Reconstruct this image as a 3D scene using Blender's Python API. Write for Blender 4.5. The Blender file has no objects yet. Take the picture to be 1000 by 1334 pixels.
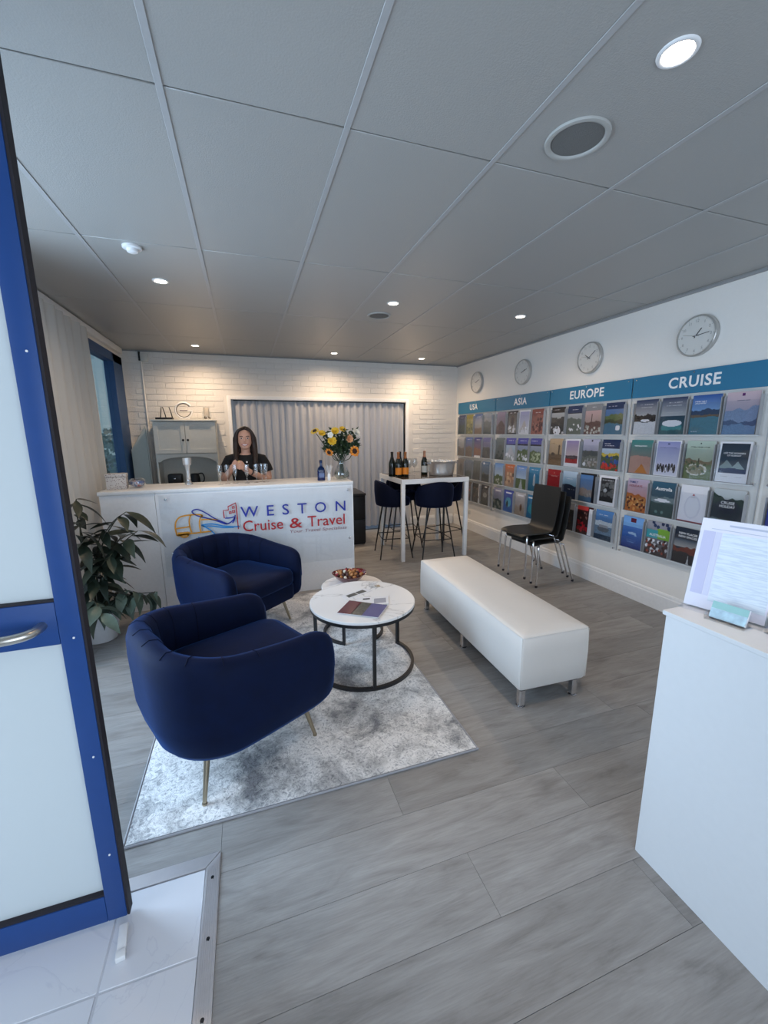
import bpy, bmesh, math, random
import numpy as np
from math import sin, cos, pi, radians
from mathutils import Vector, Matrix

scene = bpy.context.scene
COL = scene.collection

# ------------------------------------------------------------------ camera
F_PX, YAW, PITCH, ROLL, CAM_Z = 531.63, .322365, .191483, .00718347, 1.55
_f = Vector((sin(YAW)*cos(PITCH), cos(YAW)*cos(PITCH), -sin(PITCH)))
_r = Vector((cos(YAW), -sin(YAW), 0))
_d = _f.cross(_r)
_r2 = _r*cos(ROLL) + _d*sin(ROLL)
_d2 = -_r*sin(ROLL) + _d*cos(ROLL)
cam_data = bpy.data.cameras.new('camera')
cam = bpy.data.objects.new('camera', cam_data); COL.objects.link(cam)
M = Matrix((( _r2.x, -_d2.x, -_f.x, 0), (_r2.y, -_d2.y, -_f.y, 0), (_r2.z, -_d2.z, -_f.z, CAM_Z), (0, 0, 0, 1)))
cam.matrix_world = M
cam_data.sensor_fit = 'VERTICAL'; cam_data.sensor_height = 24.0
cam_data.lens = F_PX/1334*24.0
cam_data.clip_start = 0.02
scene.camera = cam

# ------------------------------------------------------------------ view, world, daylight
scene.view_settings.view_transform = 'Standard'
scene.view_settings.look = 'None'
scene.view_settings.gamma = 1.0
scene.view_settings.use_curve_mapping = False
scene.view_settings.exposure = 0.0
world = bpy.data.worlds.new('world'); scene.world = world
world.use_nodes = True
wn = world.node_tree.nodes; wl = world.node_tree.links
bg = wn['Background']
tc = wn.new('ShaderNodeTexCoord'); sp = wn.new('ShaderNodeSeparateXYZ'); cr = wn.new('ShaderNodeValToRGB')
wl.new(tc.outputs['Generated'], sp.inputs[0]); wl.new(sp.outputs['Z'], cr.inputs[0])
cr.color_ramp.elements[0].position = 0.0; cr.color_ramp.elements[0].color = (.72, .80, .86, 1)
cr.color_ramp.elements[1].position = 0.6; cr.color_ramp.elements[1].color = (.36, .55, .85, 1)
wl.new(cr.outputs[0], bg.inputs['Color'])
bg.inputs['Strength'].default_value = 0.55
DAY = (.72, .85, 1.0)
def area(name, loc, rot, sx, sy, power, color=DAY):
    l = bpy.data.lights.new(name, 'AREA'); l.shape = 'RECTANGLE'; l.size = sx; l.size_y = sy
    l.energy = power; l.color = color
    o = bpy.data.objects.new(name, l); COL.objects.link(o); o.location = loc; o.rotation_euler = rot
    return o
# daylight from the street: through the open doorway (left wall) and the glazed shop front behind the camera
area('daylight_doorway', (-2.0, .45, 1.45), (0, radians(-90), 0), 2.3, 1.3, 22)
area('daylight_shopfront', (.9, -1.75, 1.45), (radians(90), 0, 0), 3.6, 2.2, 100)
area('daylight_side_window', (-1.95, 2.2, 1.35), (0, radians(-82), 0), 2.2, 1.3, 105, (.60, .79, 1.0))

# ------------------------------------------------------------------ materials
MATS = {}
def mat(name, col=(.8, .8, .8), rough=.5, metal=0., bump=None, sheen=0, trans=0, ior=1.45, alpha=1, emit=None, estr=0, coat=0, spec=.5, var=None):
    if name in MATS: return MATS[name]
    m = bpy.data.materials.new(name); m.use_nodes = True; MATS[name] = m
    nt = m.node_tree; b = nt.nodes['Principled BSDF']
    b.inputs['Base Color'].default_value = (*col, 1); b.inputs['Roughness'].default_value = rough
    b.inputs['Metallic'].default_value = metal; b.inputs['IOR'].default_value = ior
    b.inputs['Transmission Weight'].default_value = trans; b.inputs['Alpha'].default_value = alpha
    b.inputs['Specular IOR Level'].default_value = spec
    b.inputs['Coat Weight'].default_value = coat
    if sheen:
        b.inputs['Sheen Weight'].default_value = sheen; b.inputs['Sheen Roughness'].default_value = .35
    if emit: b.inputs['Emission Color'].default_value = (*emit, 1); b.inputs['Emission Strength'].default_value = estr
    # fine procedural variation on every surface
    tcn = nt.nodes.new('ShaderNodeTexCoord'); nz = nt.nodes.new('ShaderNodeTexNoise')
    sc, amt = (bump if bump else (40, .02))
    nz.inputs['Scale'].default_value = sc; nz.inputs['Detail'].default_value = 3
    nt.links.new(tcn.outputs['Object'], nz.inputs['Vector'])
    if bump:
        bp = nt.nodes.new('ShaderNodeBump'); bp.inputs['Strength'].default_value = amt; bp.inputs['Distance'].default_value = .01
        nt.links.new(nz.outputs['Fac'], bp.inputs['Height']); nt.links.new(bp.outputs[0], b.inputs['Normal'])
    v = var if var is not None else .06
    if v and not trans:
        mx = nt.nodes.new('ShaderNodeMix'); mx.data_type = 'RGBA'
        mx.inputs['A'].default_value = (*[c*(1-v) for c in col], 1); mx.inputs['B'].default_value = (*[min(1, c*(1+v)) for c in col], 1)
        nt.links.new(nz.outputs['Fac'], mx.inputs['Factor']); nt.links.new(mx.outputs['Result'], b.inputs['Base Color'])
    return m

def ramp(nt, stops):
    r = nt.nodes.new('ShaderNodeValToRGB'); e = r.color_ramp.elements
    while len(e) < len(stops): e.new(.5)
    for k, (p, c) in enumerate(stops): e[k].position = p; e[k].color = (*c, 1)
    return r

def wood_mat():
    m = bpy.data.materials.new('grey_oak_plank'); m.use_nodes = True; nt = m.node_tree; b = nt.nodes['Principled BSDF']; L = nt.links
    tcn = nt.nodes.new('ShaderNodeTexCoord'); oi = nt.nodes.new('ShaderNodeObjectInfo')
    off = nt.nodes.new('ShaderNodeVectorMath'); off.operation = 'SCALE'; off.inputs['Scale'].default_value = 37
    cb = nt.nodes.new('ShaderNodeCombineXYZ'); L.new(oi.outputs['Random'], cb.inputs[0]); L.new(oi.outputs['Random'], cb.inputs[1])
    L.new(cb.outputs[0], off.inputs[0])
    ad = nt.nodes.new('ShaderNodeVectorMath'); ad.operation = 'ADD'; L.new(tcn.outputs['Object'], ad.inputs[0]); L.new(off.outputs[0], ad.inputs[1])
    mp = nt.nodes.new('ShaderNodeMapping'); mp.inputs['Scale'].default_value = (1.8, 11, 1); L.new(ad.outputs[0], mp.inputs[0])
    n1 = nt.nodes.new('ShaderNodeTexNoise'); n1.inputs['Scale'].default_value = 1.6; n1.inputs['Detail'].default_value = 8; n1.inputs['Roughness'].default_value = .62; n1.inputs['Distortion'].default_value = .9
    L.new(mp.outputs[0], n1.inputs['Vector'])
    mp2 = nt.nodes.new('ShaderNodeMapping'); mp2.inputs['Scale'].default_value = (5, 90, 1); L.new(ad.outputs[0], mp2.inputs[0])
    n2 = nt.nodes.new('ShaderNodeTexNoise'); n2.inputs['Scale'].default_value = 2.2; n2.inputs['Detail'].default_value = 4; L.new(mp2.outputs[0], n2.inputs['Vector'])
    mp3 = nt.nodes.new('ShaderNodeMapping'); mp3.inputs['Scale'].default_value = (1.3, 4.5, 1); L.new(ad.outputs[0], mp3.inputs[0])
    n3 = nt.nodes.new('ShaderNodeTexNoise'); n3.inputs['Scale'].default_value = 2.0; n3.inputs['Detail'].default_value = 3; L.new(mp3.outputs[0], n3.inputs['Vector'])
    r1 = ramp(nt, [(.25, (.19, .180, .172)), (.45, (.27, .260, .25)), (.62, (.315, .306, .296)), (.8, (.37, .36, .35))]); L.new(n1.outputs['Fac'], r1.inputs[0])
    r2 = ramp(nt, [(.3, (.90, .90, .90)), (.6, (1.03, 1.03, 1.03))]); L.new(n2.outputs['Fac'], r2.inputs[0])
    mu = nt.nodes.new('ShaderNodeMix'); mu.data_type = 'RGBA'; mu.blend_type = 'MULTIPLY'; mu.inputs['Factor'].default_value = 1
    L.new(r1.outputs[0], mu.inputs['A']); L.new(r2.outputs[0], mu.inputs['B'])
    r3 = ramp(nt, [(.26, (.66, .64, .63)), (.40, (1, 1, 1))]); L.new(n3.outputs['Fac'], r3.inputs[0])
    mu2 = nt.nodes.new('ShaderNodeMix'); mu2.data_type = 'RGBA'; mu2.blend_type = 'MULTIPLY'; mu2.inputs['Factor'].default_value = .8
    L.new(mu.outputs['Result'], mu2.inputs['A']); L.new(r3.outputs[0], mu2.inputs['B'])
    mr = nt.nodes.new('ShaderNodeMapRange'); mr.inputs['To Min'].default_value = .86; mr.inputs['To Max'].default_value = 1.12; L.new(oi.outputs['Random'], mr.inputs['Value'])
    sc = nt.nodes.new('ShaderNodeVectorMath'); sc.operation = 'SCALE'; L.new(mu2.outputs['Result'], sc.inputs[0]); L.new(mr.outputs[0], sc.inputs['Scale'])
    L.new(sc.outputs[0], b.inputs['Base Color'])
    b.inputs['Roughness'].default_value = .42; b.inputs['Specular IOR Level'].default_value = .4
    bp = nt.nodes.new('ShaderNodeBump'); bp.inputs['Strength'].default_value = .25; bp.inputs['Distance'].default_value = .002
    L.new(n2.outputs['Fac'], bp.inputs['Height']); L.new(bp.outputs[0], b.inputs['Normal'])
    return m

def rug_mat():
    m = bpy.data.materials.new('distressed_rug_pile'); m.use_nodes = True; nt = m.node_tree; b = nt.nodes['Principled BSDF']; L = nt.links
    tcn = nt.nodes.new('ShaderNodeTexCoord')
    n1 = nt.nodes.new('ShaderNodeTexNoise'); n1.inputs['Scale'].default_value = 3.2; n1.inputs['Detail'].default_value = 9; n1.inputs['Roughness'].default_value = .72; n1.inputs['Distortion'].default_value = .4
    n2 = nt.nodes.new('ShaderNodeTexNoise'); n2.inputs['Scale'].default_value = 28; n2.inputs['Detail'].default_value = 6; n2.inputs['Distortion'].default_value = 3.5
    n3 = nt.nodes.new('ShaderNodeTexNoise'); n3.inputs['Scale'].default_value = 240; n3.inputs['Detail'].default_value = 2
    for n in (n1, n2, n3): L.new(tcn.outputs['Object'], n.inputs['Vector'])
    r1 = ramp(nt, [(.36, (.24, .245, .26)), (.46, (.58, .575, .57)), (.54, (.86, .85, .84)), (.7, (.90, .89, .88))]); L.new(n1.outputs['Fac'], r1.inputs[0])
    r2 = ramp(nt, [(.34, (.50, .51, .54)), (.48, (.98, .98, .98)), (.66, (1.15, 1.15, 1.15))]); L.new(n2.outputs['Fac'], r2.inputs[0])
    mu = nt.nodes.new('ShaderNodeMix'); mu.data_type = 'RGBA'; mu.blend_type = 'MULTIPLY'; mu.inputs['Factor'].default_value = .9
    L.new(r1.outputs[0], mu.inputs['A']); L.new(r2.outputs[0], mu.inputs['B']); L.new(mu.outputs['Result'], b.inputs['Base Color'])
    b.inputs['Roughness'].default_value = .95; b.inputs['Specular IOR Level'].default_value = .1
    b.inputs['Sheen Weight'].default_value = .2
    bp = nt.nodes.new('ShaderNodeBump'); bp.inputs['Strength'].default_value = .5; bp.inputs['Distance'].default_value = .006
    L.new(n3.outputs['Fac'], bp.inputs['Height']); L.new(bp.outputs[0], b.inputs['Normal'])
    return m

def marble_mat(name, base, vein, scale, width=.012):
    m = bpy.data.materials.new(name); m.use_nodes = True; nt = m.node_tree; b = nt.nodes['Principled BSDF']; L = nt.links
    tcn = nt.nodes.new('ShaderNodeTexCoord'); n = nt.nodes.new('ShaderNodeTexNoise'); n.inputs['Scale'].default_value = scale; n.inputs['Detail'].default_value = 5; n.inputs['Distortion'].default_value = 1.2
    L.new(tcn.outputs['Object'], n.inputs['Vector'])
    r = ramp(nt, [(.5-width*3, base), (.5, vein), (.5+width, base)]); L.new(n.outputs['Fac'], r.inputs[0])
    L.new(r.outputs[0], b.inputs['Base Color']); b.inputs['Roughness'].default_value = .28
    return m

def mix_mat(name, kind, **k):
    m = bpy.data.materials.new(name); m.use_nodes = True; nt = m.node_tree; L = nt.links
    for n in list(nt.nodes): nt.nodes.remove(n)
    out = nt.nodes.new('ShaderNodeOutputMaterial'); mx = nt.nodes.new('ShaderNodeMixShader')
    if kind == 'clear':      # thin clear plastic or glass pane
        a = nt.nodes.new('ShaderNodeBsdfTransparent'); a.inputs[0].default_value = (*k.get('col', (.96, .97, .98)), 1)
        g = nt.nodes.new('ShaderNodeBsdfGlossy'); g.inputs['Roughness'].default_value = k.get('rough', .05); g.inputs[0].default_value = (*k.get('gcol', (1, 1, 1)), 1)
        lw = nt.nodes.new('ShaderNodeLayerWeight'); pw = nt.nodes.new('ShaderNodeMath'); pw.operation = 'POWER'; pw.inputs[1].default_value = 4.5
        ma = nt.nodes.new('ShaderNodeMath'); ma.operation = 'MULTIPLY_ADD'; ma.inputs[1].default_value = .7; ma.inputs[2].default_value = k.get('f0', .03)
        L.new(lw.outputs['Facing'], pw.inputs[0]); L.new(pw.outputs[0], ma.inputs[0]); L.new(ma.outputs[0], mx.inputs[0])
        L.new(a.outputs[0], mx.inputs[1]); L.new(g.outputs[0], mx.inputs[2])
    else:                    # translucent cloth or frosted film
        a = nt.nodes.new('ShaderNodeBsdfDiffuse'); a.inputs[0].default_value = (*k['col'], 1)
        g = nt.nodes.new('ShaderNodeBsdfTranslucent'); g.inputs[0].default_value = (*k.get('tcol', k['col']), 1)
        nz = nt.nodes.new('ShaderNodeTexNoise'); nz.inputs['Scale'].default_value = 60
        bp = nt.nodes.new('ShaderNodeBump'); bp.inputs['Strength'].default_value = .05; bp.inputs['Distance'].default_value = .002
        L.new(nz.outputs['Fac'], bp.inputs['Height']); L.new(bp.outputs[0], a.inputs['Normal'])
        mx.inputs[0].default_value = k.get('fac', .4)
        L.new(a.outputs[0], mx.inputs[1]); L.new(g.outputs[0], mx.inputs[2])
    L.new(mx.outputs[0], out.inputs[0]); MATS[name] = m
    return m

M_WOOD = wood_mat(); M_RUG = rug_mat()
M_MARBLE = marble_mat('white_marble', (.82, .81, .80), (.50, .49, .48), 1.9, .006)
M_TILE = marble_mat('pale_stone_tile', (.66, .67, .71), (.60, .61, .66), 2.2, .003)
M_CLEAR = mix_mat('clear_acrylic', 'clear')
M_ACR = mix_mat('acrylic_holder', 'clear', col=(.965, .97, .975))
M_ACRE = mix_mat('acrylic_edge', 'clear', col=(.62, .65, .69), ior=1.45)
M_GLASS = mix_mat('clear_glass', 'clear', col=(.95, .96, .97), f0=.10, rough=.04)
M_TINT = mix_mat('tinted_glass', 'clear', col=(.74, .88, .92), ior=1.45, rough=.02)
M_FROST = mix_mat('frosted_film', 'cloth', col=(.64, .69, .70), fac=.08)
M_SHEER = mix_mat('sheer_curtain_cloth', 'cloth', col=(.66, .64, .60), fac=.16)
M_BLIND = mix_mat('grey_white_curtain_cloth', 'cloth', col=(.60, .60, .62), fac=.25)
M_BLUEGLASS = mix_mat('blue_bottle_glass', 'clear', col=(.16, .28, .55), ior=1.5)
M_WALL = mat('white_painted_wall', (.80, .77, .73), .6, bump=(60, .05), var=.02)
M_BRICK = mat('white_painted_brick', (.76, .73, .69), .55, bump=(90, .35), var=.04)
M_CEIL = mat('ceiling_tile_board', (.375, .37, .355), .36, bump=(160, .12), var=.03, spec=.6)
M_BAR = mat('ceiling_bar_metal', (.41, .41, .41), .35)
M_SHADOW = mat('dark_gap', (.08, .08, .08), .8)
M_WHITE = mat('white_gloss_paint', (.80, .80, .80), .35)
M_WHITEM = mat('white_laminate', (.80, .80, .81), .42)
M_KIOSK = mat('white_board', (.74, .755, .77), .5, var=.02)
M_CREAM = mat('cream_paint', (.62, .62, .58), .45)
M_BLUE = mat('blue_powder_coat', (.010, .055, .22), .42, bump=(30, .02))
M_NAVYF = mat('navy_window_frame', (.015, .06, .17), .4)
M_BLACK = mat('black_metal', (.012, .012, .014), .4)
M_RUBBER = mat('black_rubber', (.015, .012, .018), .7)
M_CHROME = mat('chrome', (.78, .78, .80), .14, 1)
M_STEEL = mat('brushed_steel', (.62, .60, .58), .28, 1)
M_ALU = mat('ribbed_aluminium', (.74, .71, .71), .38, .7)
M_BRASS = mat('antique_brass', (.42, .36, .26), .3, 1)
M_VELVET = mat('navy_velvet', (.0004, .0048, .028), .75, sheen=.24, bump=(14, .10), var=.35, spec=.2)
M_VELVETD = mat('midnight_velvet', (.0008, .003, .016), .8, sheen=.2, bump=(14, .10), var=.25, spec=.2)
MATS['navy_velvet'].node_tree.nodes['Principled BSDF'].inputs['Sheen Tint'].default_value = (.05, .23, .80, 1)
MATS['midnight_velvet'].node_tree.nodes['Principled BSDF'].inputs['Sheen Tint'].default_value = (.12, .2, .6, 1)
M_LEATHER = mat('white_leatherette', (.77, .75, .72), .33, bump=(7, .12), var=.03)
M_PLAST = mat('black_moulded_plastic', (.022, .022, .021), .42)
M_HEADER = mat('turquoise_sign_board', (.022, .17, .31), .42, var=.03)
M_PAPER = mat('white_paper', (.78, .78, .80), .6)
M_SIGNW = mat('sign_white', (.86, .86, .86), .5)
M_LEAF = mat('dark_green_leaf', (.020, .030, .020), .38, bump=(20, .1), var=.5)
M_LEAFL = mat('silvery_green_leaf', (.085, .115, .085), .40, bump=(20, .1), var=.4)
M_STEM = mat('green_brown_stem', (.05, .05, .03), .6)
M_POT = mat('white_ceramic', (.78, .78, .78), .2)
M_SOIL = mat('potting_soil', (.03, .02, .015), .9, bump=(60, .6))

# ------------------------------------------------------------------ mesh helper
class MB:
    def __init__(s): s.v = []; s.f = []
    def add(s, vs, fs):
        n = len(s.v); s.v += [tuple(p) for p in vs]; s.f += [tuple(i+n for i in f) for f in fs]; return s
    def box(s, x0, x1, y0, y1, z0, z1):
        return s.add([(x0,y0,z0),(x1,y0,z0),(x1,y1,z0),(x0,y1,z0),(x0,y0,z1),(x1,y0,z1),(x1,y1,z1),(x0,y1,z1)],
                     [(0,3,2,1),(4,5,6,7),(0,1,5,4),(1,2,6,5),(2,3,7,6),(3,0,4,7)])
    def cbox(s, c, d): return s.box(c[0]-d[0]/2, c[0]+d[0]/2, c[1]-d[1]/2, c[1]+d[1]/2, c[2]-d[2]/2, c[2]+d[2]/2)
    def rings(s, rings, cap=True, closed=True, loop=False):
        n = len(rings[0]); vs = [p for r in rings for p in r]; fs = []
        R_ = len(rings)
        for i in range(R_ if loop else R_-1):
            for j in range(n if closed else n-1):
                a = i*n+j; b = i*n+(j+1) % n; c = ((i+1) % R_)*n+(j+1) % n; d = ((i+1) % R_)*n+j
                fs.append((a, b, c, d))
        if cap and not loop: fs.append(tuple(range(n))[::-1]); fs.append(tuple((R_-1)*n+k for k in range(n)))
        return s.add(vs, fs)
    def lathe(s, prof, c=(0, 0, 0), n=24, cap=True):
        return s.rings([[(c[0]+r*cos(2*pi*k/n), c[1]+r*sin(2*pi*k/n), c[2]+z) for k in range(n)] for r, z in prof], cap)
    def tube(s, pts, rad, n=8, loop=False, squash=None):
        pts = [Vector(p) for p in pts]; N = len(pts); rings = []
        up = None
        for i, p in enumerate(pts):
            a = pts[(i-1) % N] if (i > 0 or loop) else p; b = pts[(i+1) % N] if (i < N-1 or loop) else p
            t = (b-a).normalized()
            if up is None:
                up = Vector((0, 0, 1)) if abs(t.z) < .9 else Vector((1, 0, 0))
            u = t.cross(up).normalized(); w = u.cross(t).normalized(); up = w
            r = rad[i] if isinstance(rad, (list, tuple)) else rad
            rings.append([p+u*r*cos(2*pi*k/n)+w*r*sin(2*pi*k/n) for k in range(n)])
        return s.rings(rings, True, True, loop)
    def prism(s, poly, y0, y1):      # polygon in xz, extruded along y
        n = len(poly)
        vs = [(x, y0, z) for x, z in poly]+[(x, y1, z) for x, z in poly]
        return s.add(vs, [tuple(range(n)), tuple(range(2*n-1, n-1, -1))]+[(i, i+n, (i+1) % n+n, (i+1) % n) for i in range(n)])
    def extr(s, poly, z0, z1):       # polygon in xy, extruded along z
        n = len(poly)
        vs = [(x, y, z0) for x, y in poly]+[(x, y, z1) for x, y in poly]
        return s.add(vs, [tuple(range(n))[::-1], tuple(range(n, 2*n))]+[(i, (i+1) % n, (i+1) % n+n, i+n) for i in range(n)])
    def xf(s, m): s.v = [tuple(m @ Vector(p)) for p in s.v]; return s
    def mesh(s, name, m, smooth=None, bevel=0, seg=2):
        me = bpy.data.meshes.new(name); me.from_pydata(s.v, [], s.f)
        bm = bmesh.new(); bm.from_mesh(me)
        bmesh.ops.recalc_face_normals(bm, faces=bm.faces)
        if bevel:
            es = [e for e in bm.edges if len(e.link_faces) == 2 and e.calc_face_angle(0) > .6]
            bmesh.ops.bevel(bm, geom=es, offset=bevel, segments=seg, profile=.5, affect='EDGES', clamp_overlap=True)
        bm.to_mesh(me); bm.free()
        if smooth is not None or bevel:
            me.polygons.foreach_set('use_smooth', [True]*len(me.polygons))
            me.set_sharp_from_angle(angle=radians(smooth if smooth is not None else 40))
        me.materials.append(m)
        return me
def link(name, me, parent=None, loc=(0, 0, 0), rot=(0, 0, 0)):
    o = bpy.data.objects.new(name, me); COL.objects.link(o); o.location = loc; o.rotation_euler = rot
    if parent: o.parent = parent
    return o
def part(name, mb, m, parent=None, loc=(0, 0, 0), rot=(0, 0, 0), smooth=None, bevel=0, seg=2, label=None):
    o = link(name, mb.mesh(name, m, smooth, bevel, seg), parent, loc, rot)
    if label: o['label'] = label
    return o
def tag(o, label, cat, group=None):
    o['label'] = label; o['category'] = cat
    if group: o['group'] = group
    return o
def thing(name, label, cat, loc=(0, 0, 0), rotz=0, group=None):
    o = link(name, None, None, loc, (0, 0, rotz)); return tag(o, label, cat, group)
def struct(o): o['kind'] = 'structure'; return o
def dup(root, loc, rotz, label=None, group=None):
    def cp(o, par):
        c = o.copy(); COL.objects.link(c); c.parent = par
        for ch in o.children: cp(ch, c)
        return c
    r = cp(root, None); r.location = loc; r.rotation_euler = (0, 0, rotz)
    if label: r['label'] = label
    if group: r['group'] = group
    return r
def text_mb(txt, width=None, height=None, depth=.002, bold=0.0, spacing=1.0):
    """lettering as a mesh in local xz, facing -y, left-bottom at the origin, scaled to width x cap height"""
    cu = bpy.data.curves.new('t', 'FONT'); cu.body = txt; cu.size = 1; cu.offset = bold; cu.space_character = spacing
    cu.resolution_u = 3
    o = bpy.data.objects.new('t', cu); COL.objects.link(o)
    dg = bpy.context.evaluated_depsgraph_get(); me = bpy.data.meshes.new_from_object(o.evaluated_get(dg))
    vs = [v.co.copy() for v in me.vertices]; fs = [tuple(p.vertices) for p in me.polygons]
    bpy.data.objects.remove(o); bpy.data.curves.remove(cu); bpy.data.meshes.remove(me)
    x0 = min(v.x for v in vs); x1 = max(v.x for v in vs); H_ = .70
    sz = height/H_ if height else width/(x1-x0); sx = width/(x1-x0) if width else sz
    mb = MB(); mb.add([((v.x-x0)*sx, 0, v.y*sz) for v in vs], fs)
    mb.w = (x1-x0)*sx
    return mb
def lettering(name, txt, m, parent, loc, width=None, height=None, bold=0., centre=False, rot=(0, 0, 0), spacing=1.0, italic=0):
    mb = text_mb(txt, width, height, bold=bold, spacing=spacing)
    if centre: mb.xf(Matrix.Translation((-mb.w/2, 0, 0)))
    if italic: mb.v = [(x+z*italic, y, z) for x, y, z in mb.v]
    me = bpy.data.meshes.new(name); me.from_pydata(mb.v, [], mb.f); me.materials.append(m)
    return link(name, me, parent, loc, rot)
def ribbon(mb, pts, w, y0=-.004, y1=0, closed=False):
    """flat stroke of width w along pts (x, z)"""
    n = len(pts); L_ = []; R_ = []
    for i, p in enumerate(pts):
        a = pts[(i-1) % n] if (i > 0 or closed) else p; b = pts[(i+1) % n] if (i < n-1 or closed) else p
        dx, dz = b[0]-a[0], b[1]-a[1]; l = math.hypot(dx, dz) or 1; ww = w[i] if isinstance(w, list) else w
        L_.append((p[0]-dz/l*ww/2, p[1]+dx/l*ww/2)); R_.append((p[0]+dz/l*ww/2, p[1]-dx/l*ww/2))
    vs = []
    for a, b in zip(L_, R_): vs += [(a[0], y0, a[1]), (b[0], y0, b[1]), (b[0], y1, b[1]), (a[0], y1, a[1])]
    fs = []
    for i in range(n if closed else n-1):
        j = (i+1) % n
        for k in range(4): fs.append((i*4+k, i*4+(k+1) % 4, j*4+(k+1) % 4, j*4+k))
    mb.add(vs, fs)
def spline(pts, n=6, closed=False):
    out = []; N = len(pts)
    for i in range(N if closed else N-1):
        p0 = pts[(i-1) % N] if (i > 0 or closed) else pts[0]; p1 = pts[i]; p2 = pts[(i+1) % N]; p3 = pts[(i+2) % N] if (i+2 < N or closed) else pts[-1]
        for k in range(n):
            t = k/n
            out.append(tuple(.5*((2*b)+(-a+c)*t+(2*a-5*b+4*c-d)*t*t+(-a+3*b-3*c+d)*t**3) for a, b, c, d in zip(p0, p1, p2, p3)))
    if not closed: out.append(tuple(pts[-1]))
    return out
def rrect(w, d, r, n=5, cx=0, cy=0):
    pts = []
    for (sx, sy, a0) in ((1, 1, 0), (-1, 1, 90), (-1, -1, 180), (1, -1, 270)):
        for k in range(n+1):
            a = radians(a0+90*k/n); pts.append((cx+sx*(w/2-r)+r*cos(a), cy+sy*(d/2-r)+r*sin(a)))
    return pts
RW = -pi/2      # things on the right wall face -X

# ------------------------------------------------------------------ structure
H, XL, XR, YB, YF = 2.61, -1.42, 3.36, 6.23, -1.0
random.seed(4)
fl = struct(part('floor', MB().box(XL-.1, XR+.1, YF-.1, YB+.1, -.12, -.006), M_SHADOW))
PW = .22
row = 0; y = .66-8*PW
while y < YB:
    y0, y1 = max(y, YF), min(y+PW, YB)
    offs = {2: .0}.get(row, random.uniform(0, 1.5))
    k_ = round((y-.66)/PW)
    if k_ == 1: offs = (.686-XL) % 1.52
    elif k_ == 2: offs = (1.27-XL) % 1.52
    xs = [XL]; x = XL+offs
    while x < XR:
        if x-XL > .05: xs.append(x)
        x += 1.52
    xs.append(XR)
    for a, b in zip(xs[:-1], xs[1:]):
        segs = [(a, b, y0, y1)]
        if y0 < 1.395 and a < -.19:          # the tiled entry is let into the floor
            segs = []
            if b > -.19: segs.append((-.19, b, y0, y1))
            if y1 > 1.41: segs.append((a, min(b, -.19), 1.40, y1))
        for (p, q, s0, s1) in segs:
            if q-p < .02 or s1-s0 < .01: continue
            w, d = (q-p)/2-.0006, (s1-s0)/2-.0006
            part('floor_plank', MB().box(-w, w, -d, d, -.0055, 0), M_WOOD, fl, ((p+q)/2, (s0+s1)/2, 0))
    y += PW; row += 1
for (x0, x1, y0, y1) in ((-.497, -.2395, 1.088, 1.351), (-1.1, -.503, 1.088, 1.351), (-.497, -.2395, .49, 1.082), (-1.1, -.503, .49, 1.082),
                         (-.497, -.2395, -.11, .484), (-1.1, -.503, -.11, .484), (-1.42, -1.106, .49, 1.345), (-1.42, -1.106, -.11, .484)):
    part('floor_tile', MB().box(x0, x1, y0, y1, -.006, .003), M_TILE, fl, bevel=.0015, seg=1)
part('grout', MB().box(-1.42, -.24, -.11, 1.345, -.0058, .0012), mat('pale_grout', (.55, .56, .60), .8), fl)
tr = struct(part('trim_1', MB().extr([(-.19, 1.40), (-.238, 1.352), (-.238, -.11), (-.19, -.11)], -.0055, .006), M_ALU))
for k in range(7):
    part('rib', MB().box(-.233+k*.006, -.230+k*.006, -.1, 1.345+k*.006, .006, .0085), M_ALU, tr)
for yy in (1.31, 1.12, .93, .70, .45, .2):
    part('screw', MB().lathe([(.0055, .006), (.0055, .0092), (.002, .0094)], (-.213, yy, 0), 10), M_BLACK, tr)
tr2 = struct(part('trim_2', MB().extr([(-.192, 1.402), (-1.42, 1.402), (-1.42, 1.354), (-.24, 1.354)], -.0055, .006), M_ALU))

# walls
def wall(name, boxes, m):
    mb = MB()
    for b_ in boxes: mb.box(*b_)
    return struct(part(name, mb, m))
WX0, WX1, WZ = -.15, 2.45, 2.02      # back opening
wb = wall('wall_back', [(XL-.1, WX0, YB, YB+.12, 0, H+.1), (WX1, XR+.1, YB, YB+.12, 0, H+.1), (WX0, WX1, YB, YB+.12, WZ, H+.1)], M_BRICK)
wr = wall('wall_right', [(XR, XR+.12, YF-.1, YB, 0, H+.1)], M_WALL)
wlft = wall('wall_left', [(XL-.12, XL, YF-.1, .36, 0, H+.1), (XL-.12, XL, .36, 1.30, 2.50, H+.1), (XL-.12, XL, 1.30, 1.45, 0, H+.1),
                          (XL-.12, XL, 1.45, 6.18, 2.50, H+.1), (XL-.12, XL, 6.18, YB, 0, H+.1), (XL-.12, XL, 1.45, 6.18, 0, .10)], M_WALL)
wf = wall('wall_front', [(XL, -.9, YF-.12, YF, 0, H+.1), (2.7, XR, YF-.12, YF, 0, H+.1), (-.9, 2.7, YF-.12, YF, 2.45, H+.1), (-.9, 2.7, YF-.12, YF, 0, .35)], M_WALL)
w3 = struct(link('window_3', None))
fm = MB()
for x in (-.9, .28, 1.46, 2.66): fm.box(x, x+.04, YF-.08, YF-.03, .35, 2.45)
for z in (.35, 2.41): fm.box(-.86, 2.66, YF-.078, YF-.032, z, z+.04)
part('frame', fm, M_BLUE, w3)
part('glass_pane', MB().box(-.86, 2.66, YF-.06, YF-.055, .39, 2.41), M_CLEAR, w3)

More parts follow.
